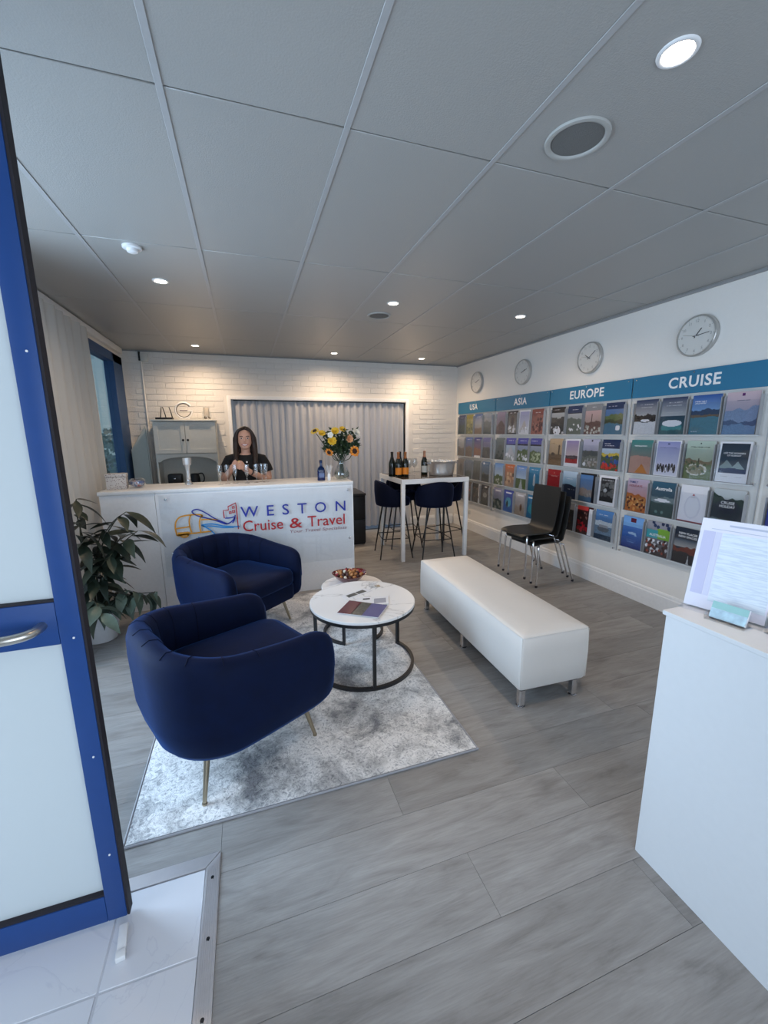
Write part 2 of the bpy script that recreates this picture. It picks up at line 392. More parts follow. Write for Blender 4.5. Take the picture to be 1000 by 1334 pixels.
# painted bricks on the back wall (running bond), each one a piece
BH, BW = .0765, .235
bm_full = MB().box(-BW/2+.005, BW/2-.005, -.006, 0, .005, BH-.005).mesh('brick', M_BRICK, bevel=.0025, seg=1)
rest = MB(); cnt = 0; cand = []
r_ = 0; z = 0.0
while z+BH < H:
    x = XL+(BW/2 if r_ % 2 else 0)+BW/2
    while x+BW/2 < XR:
        x0, x1 = x-BW/2, x+BW/2
        if not (x1 > WX0-.06 and x0 < WX1+.06 and z < WZ+.05): cand.append((x, z))
        x += BW
    z += BH; r_ += 1
def vis_key(c):
    x, z = c
    hid = (z < 1.0 and x < .9) or (-1.12 < x < -.35 and z < 1.7) or (z < .6)
    return (hid, -z)
cand.sort(key=vis_key)
for k, (x, z) in enumerate(cand):
    if k < 298:
        o = link('brick', bm_full, wb, (x, YB, z))
    else: rest.box(x-BW/2+.005, x+BW/2-.005, YB-.006, YB, z+.005, z+BH-.005)
o = part('brickwork', rest, M_BRICK, wb); o['kind'] = 'stuff'

# ceiling: board tiles in a metal grid
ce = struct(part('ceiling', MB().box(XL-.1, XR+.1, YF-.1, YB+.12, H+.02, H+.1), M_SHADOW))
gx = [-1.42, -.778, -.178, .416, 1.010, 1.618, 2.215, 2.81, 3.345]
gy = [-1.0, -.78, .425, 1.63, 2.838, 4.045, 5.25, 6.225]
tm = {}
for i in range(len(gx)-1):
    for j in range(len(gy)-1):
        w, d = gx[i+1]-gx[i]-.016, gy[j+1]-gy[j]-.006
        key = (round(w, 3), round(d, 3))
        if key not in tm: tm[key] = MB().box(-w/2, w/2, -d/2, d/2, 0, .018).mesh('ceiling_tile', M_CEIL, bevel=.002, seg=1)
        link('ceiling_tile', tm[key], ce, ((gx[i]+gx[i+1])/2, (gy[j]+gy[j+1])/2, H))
for x in gx[1:-1]: part('grid_bar', MB().box(x-.011, x+.011, YF, YB, H-.004, H-.0005), M_BAR, ce, bevel=.001, seg=1)
struct(part('trim_3', MB().box(3.345, XR, YF, YB, H-.022, H+.0), mat('grey_ceiling_angle', (.30, .30, .30), .5)))
struct(part('trim_4', MB().box(XL, 3.345, YB-.012, YB-.0061, H-.016, H-.001), mat('grey_ceiling_angle', (.30, .30, .30), .5)))
# skirtings
def skirt(name, length, loc, rotz):
    pr = [(0, 0), (-.018, 0), (-.018, .13), (-.013, .14), (-.013, .152), (-.006, .165), (0, .168)]
    mb = MB(); n = len(pr)
    mb.add([(0, y_, z_) for y_, z_ in pr]+[(length, y_, z_) for y_, z_ in pr], [tuple(range(n)), tuple(range(2*n-1, n-1, -1))]+[(i, i+n, (i+1) % n+n, (i+1) % n) for i in range(n)])
    return struct(part(name, mb, M_WHITE, None, loc, (0, 0, rotz)))
skirt('baseboard_right', YB-.03-YF, (XR-.0005, YB-.03, .0005), RW)
skirt('baseboard_back', XR-.03-2.53, (2.53, YB-.0065, .0005), 0)
skirt('baseboard_back.001', WX0-.06-XL, (XL, YB-.0065, .0005), 0)

# back sliding door opening
w1 = struct(link('window_1', None))
fm = MB(); t = .05
fm.box(WX0-t, WX0, YB-.03, YB+.1, 0, WZ+t); fm.box(WX1, WX1+t, YB-.03, YB+.1, 0, WZ+t); fm.box(WX0, WX1, YB-.03, YB+.1, WZ, WZ+t)
part('frame', fm, M_WHITE, w1, bevel=.003)
fm = MB()
for x in (WX0, .95, 1.25, WX1-.05): fm.box(x, x+.05, YB+.07, YB+.10, .0, WZ)
part('sliding_frame', fm, M_WHITE, w1)
part('glass_pane', MB().box(WX0, WX1, YB+.105, YB+.11, .0, WZ), M_CLEAR, w1)
# pleated curtain in the opening
def pleats(L_, zt, zb, amp, wl_, seed, ny=5, xs=None):
    rnd = random.Random(seed); mb = MB(); n = int(L_/wl_*8); pts = []
    ph = 0; base = []
    for i in range(n+1):
        ph += 2*pi/8*(1+.15*rnd.uniform(-1, 1)); base.append((i*L_/n, ph))
    rows = []
    for j in range(ny+1):
        z_ = zt+(zb-zt)*j/ny; k = .6+.4*j/ny
        rows.append([(x+.008*sin(p*.5+j)*k, amp*k*sin(p)+.006*sin(p*.31+j*.8), z_) for x, p in base])
    mb.rings(rows, cap=False, closed=False)
    return mb
c = tag(part('curtain', pleats(WX1-WX0-.07, WZ-.015, .06, .030, .100, 3), M_BLIND, None, (WX0+.03, YB+.03, 0), smooth=180),
        'grey white pleated curtain closed across the wide back opening', 'curtain')
part('track', MB().box(0, WX1-WX0-.04, -.02, .02, WZ-.014, WZ-.001), M_SHADOW, c, (0, 0, 0))

# left shop window with blue frame
w2 = struct(link('window_2', None))
fm = MB()
for y_, w_ in ((1.45, .10), (2.95, .10), (4.50, .10), (5.80, .38)): fm.box(XL-.09, XL+.012, y_, y_+w_, .1, 2.5)
fm.box(XL-.09, XL+.012, 1.45, 6.18, 2.40, 2.5); fm.box(XL-.09, XL+.012, 1.45, 6.18, .1, .2)
part('frame', fm, M_NAVYF, w2, bevel=.003, seg=1)
for y_ in (1.55, 3.05, 4.60):
    part('glass_pane', MB().box(XL-.05, XL-.045, y_, y_+(1.40 if y_ < 4 else 1.20), .2, 2.4), M_TINT if y_ > 4 else M_CLEAR, w2)
struct(part('trim_5', MB().box(XL+.013, XL+.05, 1.45, 6.10, 2.53, 2.60), M_WHITE, bevel=.004))
c = tag(part('curtain', pleats(1.85, 2.525, .03, .028, .17, 8), M_SHEER, None, (XL+.085, 4.70, 0), (0, 0, RW), smooth=180),
        'sheer off-white curtain hanging along the left shop window', 'curtain')
struct(part('trim_6', MB().tube([(-1.2, YB-.012, 0), (-1.2, YB-.012, H-.02)], .009, 8), M_WALL))
# exterior: pavement and a pale tree seen through the side window
struct(part('ground', MB().box(-30, 30, -30, 40, -.4, -.13), mat('pavement_concrete', (.30, .30, .30), .9, bump=(8, .3))))
random.seed(11)
t = thing('garden_tree', 'pale leafy tree outside the blue framed side window', 'tree', (-2.95, 10.5, -.12)); t.scale = (.55, .55, .55)
part('trunk', MB().tube([(0, 0, 0), (.05, 0, 1.0), (0, .05, 2.1)], [.16, .12, .07], 8), M_STEM, t, smooth=60)
mb = MB()
for k in range(900):
    a, e, rr = random.uniform(0, 2*pi), random.uniform(-.9, 1.4), random.uniform(.6, 1.15)
    p = Vector((rr*cos(a)*cos(e)*1.3, rr*sin(a)*cos(e)*1.3, 1.9+1.25*rr*sin(e)))
    u = Vector((random.uniform(-1, 1), random.uniform(-1, 1), random.uniform(-1, 1))).normalized()*.11; w = u.orthogonal().normalized()*.06
    mb.add([p-u, p+w, p+u, p-w], [(0, 1, 2, 3)])
o = part('foliage', mb, mat('pale_tree_leaf', (.45, .52, .44), .6), t); o['kind'] = 'stuff'

# ------------------------------------------------------------------ entrance door leaf, standing open
d1 = struct(link('door_1', None, None, (-.457, 1.262, 0)))
DW, DT = .90, .036      # leaf goes towards -X from its free edge
def fx(x0, x1, z0, z1, y0=0, y1=DT): return MB().box(x0, x1, y0, y1, z0, z1)
part('door_stile', fx(-.060, -.007, .022, 2.53), M_BLUE, d1, bevel=.002, label='blue stile at the free edge of the door')
part('edge_seal', fx(-.0065, 0, .022, 2.53, .002, DT-.002), M_RUBBER, d1)
part('door_stile', fx(-DW, -DW+.075, .022, 2.53), M_BLUE, d1, bevel=.002)
part('bottom_rail', fx(-DW+.0755, -.0605, .022, .118), M_BLUE, d1, bevel=.002)
part('middle_rail', fx(-DW+.0755, -.0605, .985, 1.108), M_BLUE, d1, bevel=.002)
part('top_rail', fx(-DW+.0755, -.0605, 2.44, 2.53), M_BLUE, d1, bevel=.002)
part('glass_pane', fx(-DW+.0755, -.0605, .119, .984, .02, .026), M_FROST, d1)
part('glass_pane', fx(-DW+.0755, -.0605, 1.109, 2.439, .02, .026), M_FROST, d1)
part('glazing_bead', fx(-DW+.0755, -.0605, 1.1085, 1.114, .003, .019), M_RUBBER, d1)
part('glazing_bead', fx(-DW+.0755, -.0605, .1185, .126, .003, .019), M_RUBBER, d1)
for z_ in (1.0, .62, .27, 1.75): part('screw', MB().lathe([(.003, 0), (.003, .002)], n=8).xf(Matrix.Rotation(pi/2, 4, 'X')), M_WHITE, d1, (-.028, 0, z_))
hp = spline([(-.095, .0, 1.045), (-.098, -.03, 1.045), (-.12, -.056, 1.044), (-.18, -.066, 1.043), (-.32, -.068, 1.043), (-.46, -.068, 1.043), (-.60, -.066, 1.043), (-.66, -.056, 1.043), (-.685, -.03, 1.043), (-.69, 0, 1.043)], 5)
part('pull_handle', MB().tube(hp, .0125, 12), mat('worn_brass_steel', (.60, .56, .50), .3, 1), d1, smooth=60)
t = thing('door_stop', 'small white door stop block on the entry tiles', 'door stop', (-.465, 1.205, .0035), radians(8))
part('block', MB().box(-.012, .012, -.035, .04, 0, .014), M_WHITE, t, bevel=.002)
part('tip', MB().box(-.013, .013, -.06, -.036, 0, .018), M_WHITE, t, bevel=.002)

# ------------------------------------------------------------------ ceiling fittings
warm = (1.0, .74, .50)
M_LAMP = mat('lamp_lens', (1, 1, 1), .5, emit=(1, .86, .68), estr=14)
def downlight(x, y, power, label):
    t = thing('ceiling_downlight', label, 'downlight', (x, y, H), 0, 'recessed ceiling downlights')
    n = 28
    part('rim', MB().lathe([(.040, -.002), (.043, -.006), (.052, -.005), (.054, -.0006), (.040, -.0006)], n=n, cap=False), M_WHITE, t, smooth=60)
    part('lens', MB().lathe([(.0395, -.0008), (.0395, -.003), (.02, -.0045), (.002, -.005)], n=n), M_LAMP, t, smooth=60)
    l = bpy.data.lights.new('lamp', 'SPOT'); l.energy = power; l.color = warm; l.spot_size = radians(165); l.spot_blend = 1.0; l.shadow_soft_size = .035
    o = bpy.data.objects.new('lamp', l); COL.objects.link(o); o.parent = t; o.location = (0, 0, -.012)
    return t
PWR = 37
for x, y, lb in ((1.243, 1.05, 'big bright round downlight nearest the top right, beside the large speaker'),
                 (-.487, 3.46, 'round downlight beside the smoke detector on the left of the ceiling'),
                 (1.247, 3.45, 'round downlight in mid ceiling in front of the small far speaker'),
                 (2.517, 3.47, 'round downlight near the right wall above the small clocks'),
                 (-.497, 5.71, 'round downlight above the grey hutch cabinet at the back wall'),
                 (1.217, 5.715, 'round downlight above the middle of the back curtain'),
                 (2.518, 5.76, 'round downlight above the bar table end of the back wall')):
    downlight(x, y, PWR*(1.0 if y < 5 else 1.9), lb)
def speaker(x, y, s, lb):
    t = thing('ceiling_speaker', lb, 'speaker', (x, y, H), 0, 'ceiling speakers')
    part('rim', MB().lathe([(.088*s, -.001), (.090*s, -.007), (.098*s, -.010), (.108*s, -.008), (.110*s, -.0006), (.088*s, -.0006)], n=40, cap=False), mat('speaker_rim', (.42, .42, .40), .5), t, smooth=60)
    part('grille', MB().lathe([(.0875*s, -.0008), (.0875*s, -.004), (.05*s, -.006), (.002, -.007)], n=40), mat('speaker_grille', (.17, .17, .165), .7, bump=(600, .6)), t, smooth=60)
speaker(1.235, 1.42, 1.03, 'large round grey ceiling speaker near the bright downlight')
speaker(1.247, 3.83, 1.0, 'far round grey ceiling speaker behind the middle downlight')
t = thing('smoke_detector', 'small white round smoke detector on the left ceiling', 'detector', (-.54, 2.91, H))
part('base', MB().lathe([(.05, -.0006), (.05, -.012), (.046, -.015), (.002, -.016)], n=28), M_WHITE, t, smooth=40)
part('cap', MB().lathe([(.030, -.016), (.028, -.030), (.02, -.034), (.002, -.035)], n=24), M_WHITE, t, smooth=40)
t = thing('motion_sensor', 'small cream motion sensor high on the back wall corner', 'sensor', (-1.15, YB-.007, 2.50))
part('body', MB().box(-.045, .04, -.05, 0, -.03, .075), M_CREAM, t, bevel=.008)
part('bracket', MB().box(-.07, -.046, -.03, 0, -.02, .09), M_BLACK, t, bevel=.002)

# ------------------------------------------------------------------ right wall: clocks
M_CLOCKF = mat('clock_face', (.66, .65, .62), .4, var=.01); M_RIM = mat('clock_rim', (.50, .49, .47), .3, .5); M_NUM = mat('clock_numerals', (.30, .29, .28), .5)
def clock(y, z, hh, mm, label, numerals):
    t = thing('wall_clock', label, 'clock', (XR, y, z), RW, 'wall clocks')
    R_ = .150
    def lay(prof, n=48): return MB().lathe(prof, n=n, cap=True).xf(Matrix.Rotation(pi/2, 4, 'X'))
    part('case', MB().lathe([(R_-.012, .0005), (R_, .004), (R_, .036), (R_-.004, .041), (R_-.011, .041), (R_-.012, .033)], n=48, cap=False).xf(Matrix.Rotation(pi/2, 4, 'X')), M_RIM, t, smooth=35)
    part('face', lay([(R_-.0125, .028), (R_-.0125, .032)]), M_CLOCKF, t)
    for k in range(1, 13):
        a = radians(30*k)
        cx, cz = .108*sin(a), .108*cos(a)
        if numerals: lettering('numeral', str(k), M_NUM, t, (cx, -.033, cz-.009), height=.020, centre=True)
        part('tick', MB().box(-.001, .001, -.0332, -.0322, .124, .133), M_NUM, t, rot=(0, a, 0))
    part('hour_hand', MB().box(-.0028, .0028, -.0362, -.035, -.018, .062), M_BLACK, t, rot=(0, radians(30*(hh+mm/60)), 0))
    part('minute_hand', MB().box(-.002, .002, -.0382, -.037, -.022, .098), M_BLACK, t, rot=(0, radians(6*mm), 0))
    part('second_hand', MB().box(-.0007, .0007, -.0395, -.0387, -.03, .10), M_CHROME, t, rot=(0, radians(282), 0))
    part('hub', lay([(.006, .035), (.006, .041), (.002, .042)], 12), M_CHROME, t)
clock(2.392, 2.263, 1, 14, 'large round wall clock with numerals above the CRUISE sign', True)
clock(3.437, 2.275, 10, 9, 'round white wall clock above the EUROPE sign', True)
clock(4.495, 2.28, 2, 12, 'round white wall clock above the ASIA sign', True)
clock(5.578, 2.282, 2, 12, 'smallest looking wall clock above the USA sign in the far corner', True)

# header signs and acrylic racks
PANELS = [('USA', 6.125, 5.055), ('ASIA', 5.050, 3.975), ('EUROPE', 3.970, 2.910), ('CRUISE', 2.905, 1.835), ('', 1.815, .76)]
for nm, ya, yb in PANELS:
    L_ = ya-yb-.004
    if nm or True:
        t = thing('header_sign', f'turquoise header board reading {nm} above its brochure rack' if nm else 'turquoise header board at the right edge of the wall', 'sign', (XR-.0005, ya, 1.838), RW)
        part('board', MB().box(.002, L_, -.022, -.014, 0, .176), M_HEADER, t, bevel=.001, seg=1)
        if nm: lettering('lettering', nm, M_SIGNW, t, (L_/2+(.0 if nm != 'USA' else -.05), -.0232, .052), height=.082, bold=.022, centre=True, spacing=1.08)
        for x, z in ((.035, .152), (L_-.035, .152), (L_/2, .158)):
            part('standoff', MB().lathe([(.006, 0), (.006, .028)], n=10).xf(Matrix.Rotation(pi/2, 4, 'X')), M_CHROME, t, (x, 0, z))

ROWZ = [1.522, 1.178, .832, .486]
PITCH = .2475
def colx(c): return .055+.105+c*PITCH          # centre of a column, from the panel's left edge
racks = {}
for nm, ya, yb in PANELS:
    L_ = ya-yb-.008
    t = thing('brochure_rack', f'clear acrylic brochure rack of four rows under the {nm} sign' if nm else 'clear acrylic brochure rack at the right edge beside the paper stand', 'rack', (XR-.0005, ya-.004, 0), RW)
    racks[nm] = t
    part('backboard', MB().box(0, L_, -.014, -.010, .415, 1.832), M_ACR, t)
    part('edge_strip', MB().box(L_, L_+.004, -.016, -.008, .415, 1.832), mat('grey_acrylic_edge', (.42, .44, .46), .3), t)
    for x, z in ((.03, 1.18), (L_-.03, 1.18), (.03, .43), (L_-.03, .43)):
        part('standoff', MB().lathe([(.008, 0), (.008, .022)], n=12).xf(Matrix.Rotation(pi/2, 4, 'X')), M_CHROME, t, (x, 0, z))
    for r in range(4):
        part('ledge', MB().box(.035, L_-.03, -.050, -.0145, ROWZ[r]-.010, ROWZ[r]-.004), mat('frosted_ledge', (.70, .72, .74), .25), t)
pk = MB()
pk.prism([(-.1135, -.003), (.1135, -.003), (.1135, .27), (.1115, .27), (.1115, -.001), (-.1115, -.001), (-.1115, .27), (-.1135, .27)], -.050, -.0145)
pk2 = MB().box(-.111, .111, -.0515, -.0500, -.003, .235)
me_side = pk.mesh('pocket', mat('grey_acrylic_side', (.42, .43, .45), .25), bevel=0); me_front = pk2.mesh('pocket_front', M_CLEAR)
for nm, ya, yb in PANELS:
    for r in range(4):
        for c_ in range(4 if nm else 1):
            o = link('pocket', me_side, racks[nm], (colx(c_), 0, ROWZ[r])); link('pocket_front', me_front, o)

# --- printed covers: flat print painted onto a fine grid of colour values
U = None
def cover_mesh(ops, nx, ny, w, h, seed):
    global U
    u = (np.arange(nx)+.5)/nx; v = (np.arange(ny)+.5)/ny
    uu, vv = np.meshgrid(u, v); img = np.zeros((ny, nx, 3)); rs = np.random.RandomState(seed)
    def C(c): return np.array(c, float)
    for op in ops:
        k = op[0]
        if k == 'g':      # gradient: v0 colour, v1 colour over a v range
            _, c0, c1, *rg = op; a, b = rg if rg else (0, 1)
            t_ = np.clip((vv-a)/(b-a), 0, 1)[..., None]; m = (vv >= a) & (vv <= b)
            img[m] = (C(c0)*(1-t_)+C(c1)*t_)[m]
        elif k == 'm':    # ridge line with everything below filled
            _, col, base, amp, fr = op; p = rs.uniform(0, 6.28, 4)
            line = base+amp*(.5*np.sin(uu*fr+p[0])+.3*np.sin(uu*fr*2.3+p[1])+.2*np.sin(uu*fr*5.1+p[2]))
            m = vv < line; img[m] = (C(col)*(.85+.3*rs.rand(ny, nx))[..., None])[m]
        elif k == 'r':
            _, col, u0, u1, v0, v1 = op; m = (uu > u0) & (uu < u1) & (vv > v0) & (vv < v1); img[m] = C(col)
        elif k == 'e':
            _, col, cu, cv, ru, rv = op; m = ((uu-cu)/ru)**2+((vv-cv)/rv)**2 < 1; img[m] = C(col)
        elif k == 't':    # triangle pointing up
            _, col, cu, v0, v1, hw = op; m = (vv > v0) & (vv < v1) & (abs(uu-cu) < hw*(v1-vv)/(v1-v0)); img[m] = C(col)
        elif k == 's':    # speckle of blobs between v0 and v1
            _, col, n, v0, v1, r = op
            for _i in range(n):
                cu, cv = rs.uniform(.05, .95), rs.uniform(v0, v1); m = ((uu-cu)/r)**2+((vv-cv)/(r*.75))**2 < 1; img[m] = C(col)*rs.uniform(.6, 1.3)
        elif k == 'f':    # plain border
            _, col, wd = op; m = (uu < wd) | (uu > 1-wd) | (vv < wd*.75) | (vv > 1-wd*.75); img[m] = C(col)
        elif k == 'x':    # line of small print
            _, col, v0, u0, u1 = op; m = (vv > v0-.012) & (vv < v0+.012) & (uu > u0) & (uu < u1) & (rs.rand(ny, nx) > .25); img[m] = .35*img[m]+.65*C(col)
    vs = [(w*(i/nx-.5), 0, h*j/ny) for j in range(ny+1) for i in range(nx+1)]
    fs = [(j*(nx+1)+i, j*(nx+1)+i+1, (j+1)*(nx+1)+i+1, (j+1)*(nx+1)+i) for j in range(ny) for i in range(nx)]
    me = bpy.data.meshes.new('cover'); me.from_pydata(vs, [], fs)
    at = me.color_attributes.new('print', 'FLOAT_COLOR', 'CORNER')
    cols = np.ones((ny*nx, 4, 4), np.float32); cols[:, :, :3] = np.clip(img.reshape(-1, 1, 3), 0, 1)
    at.data.foreach_set('color', cols.ravel())
    me.materials.append(M_PRINT); return me
M_PRINT = bpy.data.materials.new('printed_cover'); M_PRINT.use_nodes = True
_a = M_PRINT.node_tree.nodes.new('ShaderNodeVertexColor'); _a.layer_name = 'print'
_b = M_PRINT.node_tree.nodes['Principled BSDF']; M_PRINT.node_tree.links.new(_a.outputs[0], _b.inputs['Base Color']); _b.inputs['Roughness'].default_value = .3
M_PAGES = mat('paper_pages', (.55, .55, .55), .7, bump=(200, .3))
